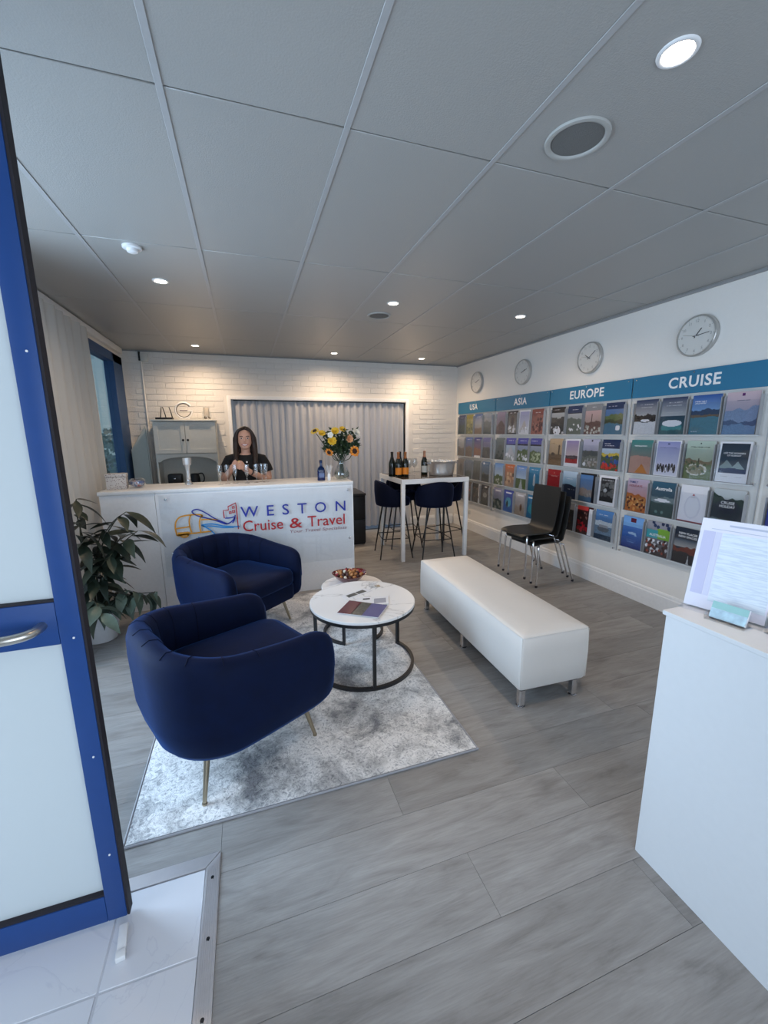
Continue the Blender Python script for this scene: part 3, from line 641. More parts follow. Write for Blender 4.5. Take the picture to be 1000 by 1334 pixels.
# a small palette (linear values)
W_ = (.72, .72, .76); K = (.008, .008, .012); NV = (.012, .03, .09); SK = (.20, .36, .62); SKL = (.45, .56, .70); LI = (.36, .36, .58)
DG = (.015, .035, .025); GR = (.10, .14, .05); TL = (.02, .12, .16); GY = (.20, .21, .23); TAN = (.46, .34, .22); RD = (.32, .015, .015); OR = (.50, .14, .05); PK = (.42, .26, .30)
BR = (.13, .075, .045); BL = (.02, .08, .30); YE = (.55, .40, .05); LG = (.42, .43, .45)
def T(col=W_, v=.86, a=.2, b=.8): return ('x', col, v, a, b)
COV = {
 'CRUISE': [
  [('brochure with black islands over white polar ice', [('g', LG, GY, .0, .45), ('g', LG, NV, .45, 1), ('m', K, .56, .05, 9), ('m', (.55, .56, .6), .36, .03, 5), ('e', W_, .5, .40, .2, .04), T(), T(W_, .78, .25, .75)]),
   ('brochure with white iceberg floating on dark teal sea', [('g', (.03, .10, .12), (.02, .05, .08), 0, .5), ('g', LG, NV, .5, 1), ('e', (.05, .22, .24), .5, .18, .42, .14), ('e', W_, .5, .30, .4, .09), ('m', (.03, .10, .12), .12, .02, 5), T(), T(W_, .78, .2, .85), T(LG, .6, .2, .9)]),
   ('brochure with orange shore and dark peaks on blue water', [('g', (.04, .14, .22), (.03, .10, .2), 0, .5), ('g', SK, BL, .5, 1), ('m', NV, .62, .05, 6), ('m', BR, .50, .015, 7), ('m', (.05, .16, .22), .44, .02, 6), T(W_, .84, .08, .55), T(W_, .79, .08, .5), T(W_, .07, .08, .3)]),
   ('brochure with pink sky over a great blue wave', [('g', (.10, .16, .30), (.55, .42, .46), 0, 1), ('m', (.18, .24, .38), .58, .14, 3), ('m', (.05, .08, .17), .34, .08, 3), ('m', (.12, .2, .34), .22, .05, 5), ('r', (.08, .01, .10), .45, .55, .90, .96), T(NV, .80, .3, .75)])],
  [('brochure with pink canyon river under teal sky', [('g', (.34, .18, .15), (.03, .20, .20), 0, 1), ('m', (.40, .24, .20), .52, .03, 6), ('t', (.45, .17, .04), .6, .02, .3, .3), T(W_, .82, .15, .75)]),
   ('brochure with a line of black penguins on white ice', [('g', (.62, .62, .72), (.22, .24, .48), 0, 1), *[('e', K, x_, .22+h_, .05, .12) for x_, h_ in ((.16, .0), (.27, .02), (.38, -.01), (.5, .0), (.62, .02), (.74, .03), (.84, .0))], *[('e', W_, x_, .19, .02, .07) for x_ in (.27, .5, .74)], ('r', (.6, .6, .7), 0, 1, 0, .10), ('e', NV, .5, .90, .04, .02), T(NV, .80, .15, .85), ('f', W_, .04)]),
   ('pale green brochure with a white circle over a valley', [('g', (.22, .22, .12), (.40, .50, .44), 0, 1), ('m', (.16, .12, .07), .50, .05, 6), ('m', GR, .38, .04, 9), ('e', (.5, .48, .42), .45, .25, .38, .16), ('e', (.2, .18, .10), .45, .25, .30, .12), ('t', DG, .5, .30, .62, .05), ('s', (.06, .09, .03), 26, .1, .45, .04), T(DG, .84, .12, .88), ('e', K, .5, .93, .03, .015)]),
   ('white framed brochure with dark teal sails reading Norway', [('g', (.02, .05, .08), (.01, .02, .04), 0, 1), ('t', (.18, .25, .26), .3, .32, .55, .28), ('t', (.25, .32, .33), .65, .34, .52, .22), ('m', NV, .34, .02, 5), ('r', W_, 0, 1, 0, .22), T(LG, .14, .15, .4), T(LG, .14, .6, .85), ('f', W_, .055)])],
  [('brochure headed FAMILY HOLIDAYS with orange crowd', [('g', OR, (.44, .38, .50), .0, 1), ('m', (.40, .12, .03), .50, .10, 4), ('s', (.5, .22, .06), 30, .05, .45, .06), ('s', (.10, .02, .015), 22, .05, .50, .05), ('s', (.55, .30, .12), 10, .1, .45, .04)]),
   ('teal brochure headed Australia with a white ship', [('g', (.01, .035, .04), (.03, .10, .16), 0, 1), ('m', (.14, .20, .22), .56, .04, 8), ('m', (.015, .05, .055), .40, .02, 5), ('e', W_, .5, .46, .34, .035), ('r', W_, .3, .7, .46, .51), ('e', (.1, .2, .2), .3, .12, .06, .04), ('e', (.1, .2, .2), .55, .12, .06, .04)]),
   ('plain white brochure with a small red triangle', [('g', (.66, .65, .72), (.74, .74, .78), 0, 1), ('e', (.58, .58, .66), .5, .42, .3, .32), ('e', (.66, .66, .72), .5, .42, .24, .28), ('t', RD, .5, .72, .78, .05), T(LG, .68, .4, .6), ('r', (.2, .02, .03), 0, 1, 0, .04)]),
   ('brochure headed CRUISE HOLIDAY with dark green hills', [('g', (.06, .09, .10), (.48, .52, .54), 0, 1), ('m', DG, .80, .10, 4), ('m', (.012, .02, .03), .60, .06, 5), ('e', (.01, .015, .03), .5, .56, .38, .18), ('m', (.10, .14, .15), .22, .05, 3)])],
  [('deep blue brochure with a pale whale and red badge', [('g', (.01, .03, .17), (.05, .17, .50), 0, .68), ('g', (.20, .42, .75), (.15, .34, .7), .68, 1), ('e', (.35, .5, .7), .5, .47, .2, .04), ('t', (.3, .45, .65), .68, .40, .5, .06), ('r', (.10, .01, .03), .38, .62, .83, .95), T(SK, .25, .25, .7), T(SK, .19, .3, .65)]),
   ('collage brochure with green band reading AUSTRALIA', [('g', (.04, .03, .03), (.30, .3, .35), 0, 1), ('s', W_, 20, .04, .46, .06), ('s', (.05, .02, .02), 30, .04, .50, .055), ('s', (.25, .05, .03), 9, .04, .4, .05), ('r', (.20, .42, .04), .45, 1, .50, .80), ('r', (.03, .33, .38), 0, .5, .50, .74), ('s', NV, 7, .84, .98, .07)]),
   ('dark brochure headed NEW PLACES NEW SPACES', [('g', (.01, .015, .03), (.01, .02, .04), 0, 1), ('g', (.35, .34, .33), (.02, .05, .09), .45, .68), ('m', (.14, .03, .02), .46, .08, 5), ('m', (.02, .02, .025), .30, .04, 5), ('t', LG, .62, .0, .24, .05)]),
   ('dark grey brochure half hidden by the paper stand', [('g', K, GY, 0, 1), ('m', (.03, .03, .04), .5, .08, 5), T(LG)])]],
 'EUROPE': [
  [('black headed brochure with white river between dark hills', [('g', (.12, .13, .12), LG, 0, .80), ('m', (.03, .03, .03), .62, .07, 6), ('e', W_, .5, .12, .25, .16), ('s', W_, 14, .05, .3, .06), ('s', K, 12, .05, .35, .05), ('r', K, 0, 1, .80, 1), T(W_, .9, .1, .6)]),
   ('navy headed brochure with grey green hill village', [('g', (.10, .12, .10), LG, 0, .72), ('m', (.10, .12, .10), .55, .06, 5), ('s', W_, 10, .1, .35, .05), ('r', NV, 0, 1, .74, 1), T(W_, .86, .3, .7)]),
   ('grey headed brochure with pink dusk and dark tower', [('g', (.2, .2, .14), (.55, .36, .36), 0, .80), ('m', (.12, .06, .05), .42, .04, 7), ('r', (.10, .05, .05), .38, .44, .35, .68), ('s', (.45, .46, .42), 14, .04, .28, .06), ('r', GY, 0, 1, .80, 1), T(W_, .9, .4, .6)]),
   ('blue brochure with green cliffs above bright water', [('g', (.03, .12, .20), (.10, .20, .45), 0, 1), ('m', GR, .62, .06, 5), ('m', (.04, .05, .02), .46, .05, 6), ('m', (.05, .15, .24), .34, .04, 6), ('e', W_, .75, .2, .12, .08), ('r', NV, 0, 1, .80, 1), T(W_, .88, .1, .6)])],
  [('tan brochure with a monument silhouette', [('g', (.34, .22, .12), TAN, 0, 1), ('m', (.14, .08, .04), .42, .05, 6), ('r', (.07, .04, .02), .70, .80, .40, .72), ('e', (.07, .04, .02), .75, .72, .07, .05), ('e', (.07, .04, .02), .30, .42, .12, .06), ('m', (.2, .12, .06), .2, .03, 6), T(BR, .82, .1, .4)]),
   ('white framed brochure with red boats at dusk', [('g', (.4, .1, .08), (.18, .14, .34), .1, 1), ('g', (.5, .40, .40), (.20, .16, .38), .4, 1), ('m', (.05, .03, .04), .40, .02, 9), ('m', RD, .28, .02, 7), ('f', W_, .09), ('r', W_, 0, 1, 0, .12)]),
   ('lilac brochure with a grey hilltop castle and white seal', [('g', GY, (.40, .40, .54), 0, 1), ('m', (.08, .09, .09), .62, .03, 3), ('m', (.14, .15, .13), .42, .05, 6), ('s', (.3, .3, .3), 26, .05, .35, .05), ('e', W_, .18, .14, .09, .07), ('e', K, .55, .95, .06, .03)]),
   ('navy headed brochure with yellow and red fishing village', [('g', GR, SKL, 0, .72), ('m', YE, .55, .04, 7), ('m', (.06, .09, .04), .46, .06, 6), ('s', BL, 10, .15, .45, .08), ('s', (.5, .03, .02), 22, .02, .22, .06), ('r', NV, 0, 1, .70, 1), T(W_, .86, .1, .5), T(W_, .80, .1, .7)])],
  [('plain dark red brochure with a small crest', [('g', (.25, .012, .015), (.30, .015, .02), 0, 1), ('e', (.5, .3, .2), .5, .88, .04, .02), T((.5, .3, .25), .75, .25, .75)]),
   ('pale blue brochure with a dark ship bow at night', [('g', (.01, .02, .05), (.01, .02, .06), 0, .45), ('g', (.14, .27, .36), SKL, .45, 1), ('e', (.006, .012, .03), .4, .40, .5, .12), T(W_, .35, .3, .9), T(W_, .72, .3, .7)]),
   ('narrow blue brochure with a harbour town under blue sky', [('g', (.2, .2, .2), (.06, .18, .42), 0, 1), ('m', (.25, .20, .18), .45, .05, 6), ('s', (.3, .27, .25), 16, .15, .4, .05), ('m', (.06, .12, .2), .18, .02, 4), ('r', K, .80, 1, 0, 1), ('r', K, 0, 1, .93, 1)]),
   ('white framed brochure with a black and grey photograph', [('g', (.02, .02, .02), (.04, .04, .045), 0, 1), ('s', (.12, .12, .12), 16, .3, .8, .1), ('e', LG, .4, .5, .1, .06), T(W_, .84, .2, .8), ('r', W_, 0, 1, 0, .12), ('f', W_, .10)])],
  [('black brochure half hidden behind the stacked chairs', [('g', K, GY, 0, 1), ('m', (.02, .03, .03), .6, .08, 5), T(LG)]),
   ('grey headed brochure with a dark night scene', [('g', K, (.02, .02, .02), 0, 1), ('r', GY, 0, 1, .78, 1), ('s', (.05, .03, .02), 10, .2, .6, .08)]),
   ('red and black brochure with a white spine strip', [('g', (.03, .01, .01), (.05, .01, .01), 0, 1), ('s', (.40, .01, .02), 16, .05, .5, .09), ('s', K, 10, .2, .8, .07), ('s', (.3, .15, .12), 5, .4, .8, .05), ('r', (.5, .05, .05), 0, .7, .86, 1), ('r', W_, .74, 1, 0, .94)]),
   ('brochure with a grey cruise ship under blue sky', [('g', (.12, .16, .20), (.08, .22, .50), 0, 1), ('m', (.5, .55, .6), .62, .03, 4), ('m', (.15, .22, .3), .46, .02, 5), ('e', (.12, .13, .15), .5, .36, .34, .10), ('r', (.3, .3, .32), .25, .75, .42, .50), ('r', (.03, .05, .08), 0, 1, 0, .16), T(W_, .84, .2, .7)])]],
 'ASIA': [
  [('mauve brochure with a dark pagoda roof', [('g', (.10, .07, .08), (.30, .24, .34), 0, 1), ('m', (.10, .05, .05), .35, .03, 6), ('t', (.05, .02, .02), .5, .35, .65, .45), ('r', (.06, .03, .03), .3, .7, .2, .45)]),
   ('black framed brochure with a figure and white foliage', [('g', (.3, .28, .25), (.06, .05, .05), 0, 1), ('e', BR, .5, .62, .22, .2), ('e', (.05, .03, .03), .5, .55, .14, .2), ('s', W_, 14, .05, .35, .07), ('f', K, .09), T(W_, .92, .2, .8)]),
   ('white framed brochure with pale violet mountain', [('g', W_, (.28, .28, .5), 0, 1), ('t', (.5, .45, .42), .5, .2, .6, .3), ('s', W_, 10, .05, .3, .08), ('f', W_, .08)]),
   ('red brown brochure with a carved temple', [('g', (.2, .06, .05), (.22, .06, .05), 0, 1), ('m', (.32, .11, .08), .75, .06, 7), ('s', (.10, .02, .02), 18, .1, .7, .09), ('s', (.45, .2, .15), 9, .1, .6, .06), T(W_, .86, .3, .7)])],
  [('dim grey green brochure with a statue', [('g', (.05, .06, .05), (.16, .19, .20), 0, 1), ('e', (.10, .11, .10), .5, .4, .25, .28), ('s', DG, 10, .05, .5, .08)]),
   ('violet headed brochure with white snowy peaks', [('g', (.3, .32, .3), SKL, 0, .7), ('t', (.5, .5, .55), .5, .25, .65, .4), ('s', W_, 12, .05, .3, .08), ('r', (.10, .10, .38), 0, 1, .72, 1), T(W_, .88, .2, .8)]),
   ('violet headed brochure with green hills and white blossom', [('g', (.2, .24, .18), (.3, .34, .5), 0, .7), ('m', GR, .5, .08, 6), ('s', W_, 14, .05, .35, .07), ('r', (.09, .09, .36), 0, 1, .74, 1), T(W_, .88, .2, .8)]),
   ('violet headed brochure with a green rice valley', [('g', GR, (.35, .38, .5), 0, .7), ('m', GR, .45, .07, 5), ('s', (.4, .45, .3), 16, .05, .4, .07), ('r', (.08, .08, .32), 0, 1, .76, 1), T(W_, .88, .1, .6)])],
  [('blue sky brochure with green island shore', [('g', (.2, .3, .3), SKL, 0, .5), ('g', SKL, (.12, .26, .55), .5, 1), ('m', GR, .42, .08, 5), ('s', (.5, .5, .45), 8, .05, .25, .07)]),
   ('orange brochure with warm sandstone figures', [('g', (.35, .25, .18), OR, 0, 1), ('s', (.55, .36, .22), 14, .1, .6, .1), ('s', BR, 6, .2, .6, .07), T(W_, .88, .2, .8)]),
   ('blue brochure with a long road through green fields', [('g', GR, GR, 0, .45), ('g', SKL, (.10, .22, .52), .45, 1), ('t', LG, .5, .0, .45, .18), ('m', (.05, .10, .18), .0, .0, 1), T(W_, .88, .2, .7)]),
   ('teal blue brochure with a pale dancer', [('g', (.03, .12, .18), (.06, .24, .42), 0, 1), ('e', LG, .5, .45, .10, .25), ('e', W_, .5, .68, .06, .05), T(W_, .90, .2, .8)])],
  [('violet grey brochure with a green island', [('g', (.10, .12, .13), (.30, .30, .46), 0, 1), ('m', DG, .45, .06, 5), ('s', (.2, .22, .18), 8, .05, .4, .09), ('r', W_, .2, .8, .84, .92)]),
   ('bright blue brochure with a teal splash', [('g', (.02, .10, .30), (.06, .08, .34), 0, 1), ('e', (.08, .32, .42), .5, .45, .3, .22), ('e', DG, .4, .35, .1, .16), ('r', W_, .2, .8, .84, .92)]),
   ('pale brochure with travellers in a wide landscape', [('g', (.20, .14, .10), (.50, .48, .5), 0, 1), ('m', (.28, .22, .17), .36, .08, 5), ('e', (.12, .05, .02), .6, .35, .10, .16), ('r', W_, .2, .8, .84, .92)]),
   ('teal blue brochure beside the chair backrest', [('g', (.01, .10, .20), (.03, .18, .36), 0, 1), ('r', W_, .1, .5, .84, .92), ('e', (.02, .25, .32), .4, .4, .3, .2)])]],
 'USA': [
  [('dark blue green narrow brochure', [('g', (.02, .04, .05), (.04, .05, .12), 0, 1), ('m', DG, .5, .06, 5), T(LG)]),
   ('yellow green brochure with a bright canyon', [('g', (.14, .13, .03), (.22, .20, .05), 0, 1), ('s', (.36, .34, .12), 8, .1, .7, .09), ('s', DG, 8, .1, .5, .07)]),
   ('brochure with orange desert under blue sky', [('g', (.22, .15, .09), (.30, .30, .32), 0, .5), ('g', (.3, .3, .35), (.04, .10, .28), .5, 1), ('m', (.15, .09, .05), .3, .03, 5), T(W_, .86, .2, .7)]),
   ('grey blue brochure with misty mountains', [('g', (.10, .12, .13), (.26, .30, .36), 0, 1), ('m', (.08, .10, .11), .6, .10, 5), ('m', (.05, .06, .06), .35, .06, 5)])],
  [('pale brochure with brown hills', [('g', (.15, .12, .10), LG, 0, 1), ('m', (.13, .10, .08), .45, .08, 5), T(K, .85, .1, .6)]),
   ('blue brochure with a brown mesa', [('g', (.14, .08, .05), (.08, .14, .36), 0, 1), ('m', (.14, .09, .06), .5, .07, 5), T(W_, .88, .2, .8)]),
   ('navy brochure with red rocks and white corner', [('g', (.26, .10, .05), (.03, .05, .22), 0, 1), ('m', (.22, .09, .05), .45, .06, 6), ('r', W_, .1, .9, .0, .10), T(W_, .88, .2, .8)]),
   ('violet brochure with dark foothills', [('g', (.07, .07, .06), (.16, .16, .34), 0, 1), ('m', (.05, .05, .05), .5, .09, 5)])],
  [('grey brown brochure behind the ice bucket', [('g', (.12, .10, .08), (.22, .20, .19), 0, 1), ('e', (.08, .06, .05), .5, .5, .2, .25)]),
   ('slate grey brochure with waves', [('g', (.07, .09, .10), (.16, .19, .25), 0, 1), ('m', (.05, .07, .08), .4, .06, 7)]),
   ('dull grey brochure with a bridge', [('g', (.07, .08, .07), (.15, .17, .18), 0, 1), ('m', (.10, .10, .10), .45, .05, 5), ('r', K, .45, .5, .3, .8)]),
   ('blue grey brochure with a white round logo', [('g', (.06, .08, .09), (.10, .18, .32), 0, 1), ('m', (.05, .06, .06), .4, .07, 5), ('e', W_, .22, .9, .10, .06), T(W_, .88, .4, .8)])],
  [('dark brochure low behind the bar table', [('g', K, (.03, .03, .04), 0, 1), T(LG)]),
   ('dark red brown brochure with dancers', [('g', (.08, .05, .04), (.10, .08, .07), 0, 1), ('s', (.24, .06, .03), 9, .1, .7, .10)]),
   ('charcoal brochure with a white side strip', [('g', (.03, .03, .03), (.05, .05, .05), 0, 1), ('r', W_, .82, 1, 0, 1), ('s', BR, 6, .2, .8, .10)]),
   ('dark brochure with a pale round emblem', [('g', (.03, .035, .03), (.06, .06, .07), 0, 1), ('e', (.25, .26, .25), .5, .5, .26, .12), ('r', W_, .4, .7, .88, .95)])]],
 '': [
  [('', None)],
  [('dark brochure at the right edge of the wall, upper one', [('g', K, (.02, .02, .02), 0, 1), T(LG)])],
  [('violet blue brochure with a pale curve at the right edge', [('g', (.01, .02, .12), (.06, .08, .30), 0, .5), ('g', (.30, .34, .62), (.16, .2, .5), .5, 1), ('e', (.03, .05, .26), .1, .45, .7, .22)])],
  [('', None)]],
}
ROWN = ['top', 'second', 'third', 'bottom']
body_me = MB().box(-.104, .104, 0, .014, 0, .294).mesh('pages', M_PAGES, bevel=.001, seg=1)
sd = 0
REAL = {}
for nm, ya, yb in PANELS:
    for r, rowc in enumerate(COV[nm]):
        for c_, (ds, ops) in enumerate(rowc):
            if ops is None: continue
            sd += 1
            jit = random.Random(sd)
            near = nm in ('CRUISE', '')
            nxy = (46, 62) if near else ((36, 48) if nm == 'EUROPE' else (24, 32))
            lab = f'{ds}, {ROWN[r]} row under {nm} sign' if nm else ds
            t = thing('travel_brochure', lab, 'brochure', (XR-.0005-.045+.003, ya-.004-colx(c_)+jit.uniform(-.004, .004), ROWZ[r]), RW, f'brochures in the {nm} rack' if nm else 'brochures in the rack at the right edge')
            t.rotation_euler = (radians(-2.2), 0, RW)
            o = link('pages', body_me, t, (0, .0008, 0))
            link('cover', cover_mesh(ops, *nxy, .208, .294, sd), t)
            REAL[(nm, r, c_)] = t
def ct(key, txt, x, z, h=None, w=None, m=M_SIGNW, bold=.01, **k): lettering('lettering', txt, m, REAL[key], (x, -.0015, z), width=w, height=h, bold=bold, **k)
M_DKBL = mat('print_dark_blue', (.02, .04, .16), .4); M_DRED = mat('print_dark_red', (.25, .02, .02), .4)
ct(('CRUISE', 2, 0), 'FAMILY', -.085, .255, w=.085, h=.020, m=M_DKBL); ct(('CRUISE', 2, 0), 'HOLIDAYS', -.085, .222, w=.13, h=.020, m=M_DRED)
ct(('CRUISE', 2, 1), 'Australia', -.072, .222, w=.145, h=.028, bold=.02, italic=.15)
ct(('CRUISE', 2, 3), 'CRUISE', -.045, .185, w=.09, h=.020); ct(('CRUISE', 2, 3), 'HOLIDAY', -.052, .158, w=.104, h=.020)
ct(('CRUISE', 3, 1), 'AUSTRALIA', -.075, .165, w=.15, h=.022, bold=.02)
ct(('CRUISE', 3, 2), 'NEW PLACES', -.072, .238, w=.144, h=.017); ct(('CRUISE', 3, 2), 'NEW SPACES', -.072, .212, w=.144, h=.017)
ct(('CRUISE', 1, 3), 'LIVE THE WONDERS', -.07, .205, w=.14, h=.011); ct(('CRUISE', 1, 3), 'OF NORWAY', -.045, .188, w=.09, h=.011)

t = thing('power_outlet', 'small white power outlet low on the right wall behind the bar table', 'outlet', (XR-.0005, 5.727, .25), RW)
part('plate', MB().box(-.057, .057, -.008, 0, 0, .072), M_CREAM, t, bevel=.003); part('switch', MB().box(.01, .025, -.011, -.0082, .045, .06), M_WHITE, t, bevel=.001)

# ------------------------------------------------------------------ reception counter with acrylic logo panel
t = thing('reception_counter', 'long white reception counter with smooth front beside the armchairs', 'counter', (0, 3.92, 0))
part('front_panel', MB().box(-1.18, -.772, .004, .03, 0, 1.05), M_WHITEM, t, bevel=.001, seg=1)
part('front_panel', MB().box(-.768, .965, 0, .03, 0, 1.05), M_WHITEM, t, bevel=.001, seg=1)
part('end_panel', MB().box(.966, .985, 0, .48, 0, 1.05), M_WHITEM, t, bevel=.001, seg=1)
part('worktop', MB().box(-1.19, .988, -.004, .49, 1.051, 1.083), M_WHITE, t, bevel=.003)
part('shelf', MB().box(-1.17, .965, .031, .46, .55, .57), M_WHITEM, t)
CT = 1.0835
a = thing('logo_panel', 'clear acrylic panel with the blue and red company logo on the counter', 'sign', (0, 3.9185, 0))
part('acrylic_sheet', MB().box(-.74, .973, -.018, -.014, .30, 1.035), M_ACR, a)
for x, z in ((-.685, 1.0), (-.672, .515), (.93, 1.0), (.935, .515)):
    part('standoff', MB().lathe([(.012, 0), (.012, .024), (.010, .026)], n=16).xf(Matrix.Rotation(pi/2, 4, 'X')), M_CHROME, a, (x, 0, z), smooth=40)
L_NAVY = mat('logo_navy', (.012, .025, .30), .4, var=0); L_RED = mat('logo_red', (.42, .008, .015), .4, var=0)
L_SKY = mat('logo_sky_blue', (.035, .26, .60), .4, var=0); L_OR = mat('logo_orange', (.72, .32, .03), .4, var=0)
def wtext(txt, x0, x1, z, h, m, bold=.0, nm='lettering'):
    lettering(nm, txt, m, a, (x0, -.0215, z), width=x1-x0, height=h, bold=bold)
lm = MB()
for ch, x0, x1 in (('W', -.083, .075), ('E', .150, .213), ('S', .290, .352), ('T', .432, .520), ('O', .598, .706), ('N', .802, .900)):
    tm_ = text_mb(ch, x1-x0, .100, bold=.005); lm.add([(v[0]+x0, v[1], v[2]+.797) for v in tm_.v], tm_.f)
me = bpy.data.meshes.new('lettering'); me.from_pydata(lm.v, [], lm.f); me.materials.append(L_NAVY); link('lettering', me, a, (0, -.0215, 0))
wtext('Cruise', -.070, .290, .662, .102, L_RED, .004); wtext('&', .350, .472, .660, .100, L_RED, .006); wtext('Travel', .522, .890, .662, .105, L_RED, .004)
lettering('lettering', 'Your Travel Specialists', mat('logo_grey_red', (.30, .12, .14), .5), a, (.345, -.0215, .612), width=.56, height=.030, italic=.2)
def stroke(name, strokes, m, w, label):
    mb = MB()
    for s_ in strokes:
        cl = s_[0] == 'c'; pts = s_[1] if s_[0] in ('c', 'l') else spline(s_[1], 6)
        ribbon(mb, pts, w, -.0035, 0, cl)
    part(name, mb, m, a, (0, -.018, 0), label=label)
stroke('bus_outline', [('s', [(-.625, .675), (-.632, .74), (-.620, .80), (-.58, .838), (-.50, .850), (-.42, .846), (-.405, .825)]),
                       ('l', [(-.63, .675), (-.34, .690)]), ('s', [(-.405, .845), (-.43, .80), (-.435, .74), (-.43, .69)]),
                       ('s', [(-.50, .85), (-.515, .80), (-.515, .74), (-.505, .69)]), ('l', [(-.628, .735), (-.515, .745)]), ('s', [(-.42, .80), (-.36, .80), (-.28, .79)]), ('s', [(-.60, .672), (-.58, .655), (-.55, .655), (-.53, .672)])], L_OR, .012, 'orange line drawing of a bus')
part('bus_bumper', MB().prism([(-.62, .665), (-.53, .665), (-.52, .70), (-.615, .70)], -.0035, 0), L_OR, a, (0, -.018, 0))
stroke('plane_outline', [('s', [(-.20, .745), (-.30, .80), (-.38, .862), (-.44, .895), (-.48, .887), (-.482, .868), (-.44, .835), (-.36, .808), (-.28, .775), (-.21, .745), (-.16, .77), (-.135, .80)]),
                         ('s', [(-.22, .80), (-.17, .80), (-.14, .808)]), ('s', [(-.13, .825), (-.14, .78), (-.16, .75)])], L_NAVY, .010, 'navy swoosh outline of a plane')
stroke('ship_outline', [('s', [(-.42, .752), (-.33, .755), (-.22, .725), (-.10, .712)]), ('s', [(-.42, .752), (-.35, .70), (-.30, .64), (-.26, .625)]), ('s', [(-.41, .742), (-.33, .735), (-.24, .715), (-.15, .71)]),
                        ('s', [(-.455, .645), (-.42, .612), (-.36, .600), (-.29, .612), (-.24, .635), (-.17, .652), (-.10, .648)])], L_SKY, .011, 'sky blue outline of a ship')
stroke('building_outline', [('l', [(-.225, .80), (-.228, .872), (-.185, .872), (-.186, .905), (-.155, .918), (-.12, .935), (-.115, .90), (-.112, .69)]), ('c', [(-.150, .845), (-.134, .847), (-.134, .872), (-.150, .868)]),
                            ('c', [(-.150, .885), (-.134, .888), (-.134, .905), (-.150, .902)]), ('c', [(-.178, .838), (-.164, .840), (-.164, .858), (-.178, .856)])], L_RED, .009, 'red outline of a city building')

# ------------------------------------------------------------------ hutch cabinet at the back wall
t = thing('hutch_cabinet', 'grey painted hutch cabinet with two upper doors at the back wall', 'cabinet', (-.72, 5.87, 0))
W2 = .365
b = MB().box(-W2, -W2+.02, 0, .33, 0, 1.71).box(W2-.02, W2, 0, .33, 0, 1.71).box(-W2+.02, W2-.02, .31, .33, .02, 1.71).box(-W2+.02, W2-.02, 0, .31, 1.285, 1.305).box(-W2+.02, W2-.02, 0, .31, .86, .885).box(-W2+.02, W2-.02, 0, .31, .06, .08)
part('body', b, M_CREAM, t)
part('cornice', MB().box(-W2-.012, W2+.012, -.030, .335, 1.7105, 1.735), M_CREAM, t, bevel=.003)
arch = [(-W2+.02, 1.285), (-W2+.02, 1.20)]+[(x_, 1.20+.065*math.sqrt(max(0, 1-(x_/(W2-.045))**2))) for x_ in np.linspace(-W2+.045, W2-.045, 17)]+[(W2-.02, 1.20), (W2-.02, 1.285)]
part('arched_valance', MB().prism(arch, -.001, .018), M_CREAM, t)
def sdoor(x0, x1, z0, z1, kx, par):
    d = part('door', MB().box(x0, x1, -.014, -.001, z0, z1), M_CREAM, par, bevel=.002, seg=1)
    f = MB(); w = .05
    f.box(x0, x1, -.021, -.0145, z0, z0+w).box(x0, x1, -.021, -.0145, z1-w, z1).box(x0, x0+w, -.021, -.0145, z0+w, z1-w).box(x1-w, x1, -.021, -.0145, z0+w, z1-w)
    part('door_frame', f, M_CREAM, d)
    part('knob', MB().lathe([(.006, 0), (.006, .012), (.014, .018), (.014, .024), (.006, .030)], n=14).xf(Matrix.Rotation(pi/2, 4, 'X')), M_BLACK, d, (kx, -.021, (z0+z1)/2-.03), smooth=50)
sdoor(-W2+.004, -.002, 1.31, 1.705, -.028, t); sdoor(.002, W2-.004, 1.31, 1.705, .028, t)
sdoor(-W2+.004, -.002, .08, .855, -.028, t); sdoor(.002, W2-.004, .08, .855, .028, t)
CZT = 1.7355
t = thing('router', 'black wireless router with three upright antennas on the cabinet', 'router', (-.955, 5.97, CZT))
part('body', MB().box(-.10, .10, -.06, .06, 0, .028), M_BLACK, t, bevel=.006)
for x, tl in ((-.055, .02), (.01, -.03), (.085, -.03)): part('antenna', MB().tube([(x, .045, .02), (x+tl*.3, .05, .07), (x+tl, .05, .16)], [.007, .006, .005], 8), M_BLACK, t, smooth=60)
t = thing('ring_clock_lamp', 'round white ring clock lamp shaped like a G on the cabinet', 'lamp', (-.725, 5.97, CZT))
part('ring', MB().tube([(.098*cos(radians(x)), 0, .118+.098*sin(radians(x))) for x in range(32, 361, 8)], .011, 8), M_WHITE, t, smooth=60)
part('inner_band', MB().tube([(.084*cos(radians(x)), -.003, .118+.084*sin(radians(x))) for x in range(36, 355, 8)], .005, 6), M_BLACK, t, smooth=60)
part('bar', MB().box(-.06, .10, -.012, .012, .108, .122), M_WHITE, t, bevel=.003)
part('display', MB().box(-.045, .045, -.0135, -.0122, .110, .119), mat('lamp_display', (.08, .02, .03), .3), t)
for s_ in (-1, 1): part('foot', MB().tube([(s_*.04, 0, .022), (s_*.062, 0, .006)], .0065, 8), M_WHITE, t)
t = thing('candle_jar', 'cream candle in a glass jar with dark pebbles on the cabinet', 'candle', (-.455, 5.97, CZT))
part('jar', MB().lathe([(.045, 0), (.058, .02), (.060, .06), (.045, .12), (.040, .165), (.038, .165), (.043, .12), (.057, .06), (.055, .022), (.043, .003)], n=28), M_CLEAR, t, smooth=60)
part('candle', MB().lathe([(.032, .045), (.033, .05), (.033, .150), (.03, .155)], n=20), mat('cream_wax', (.72, .62, .50), .5), t, smooth=40)
random.seed(2); mb = MB()
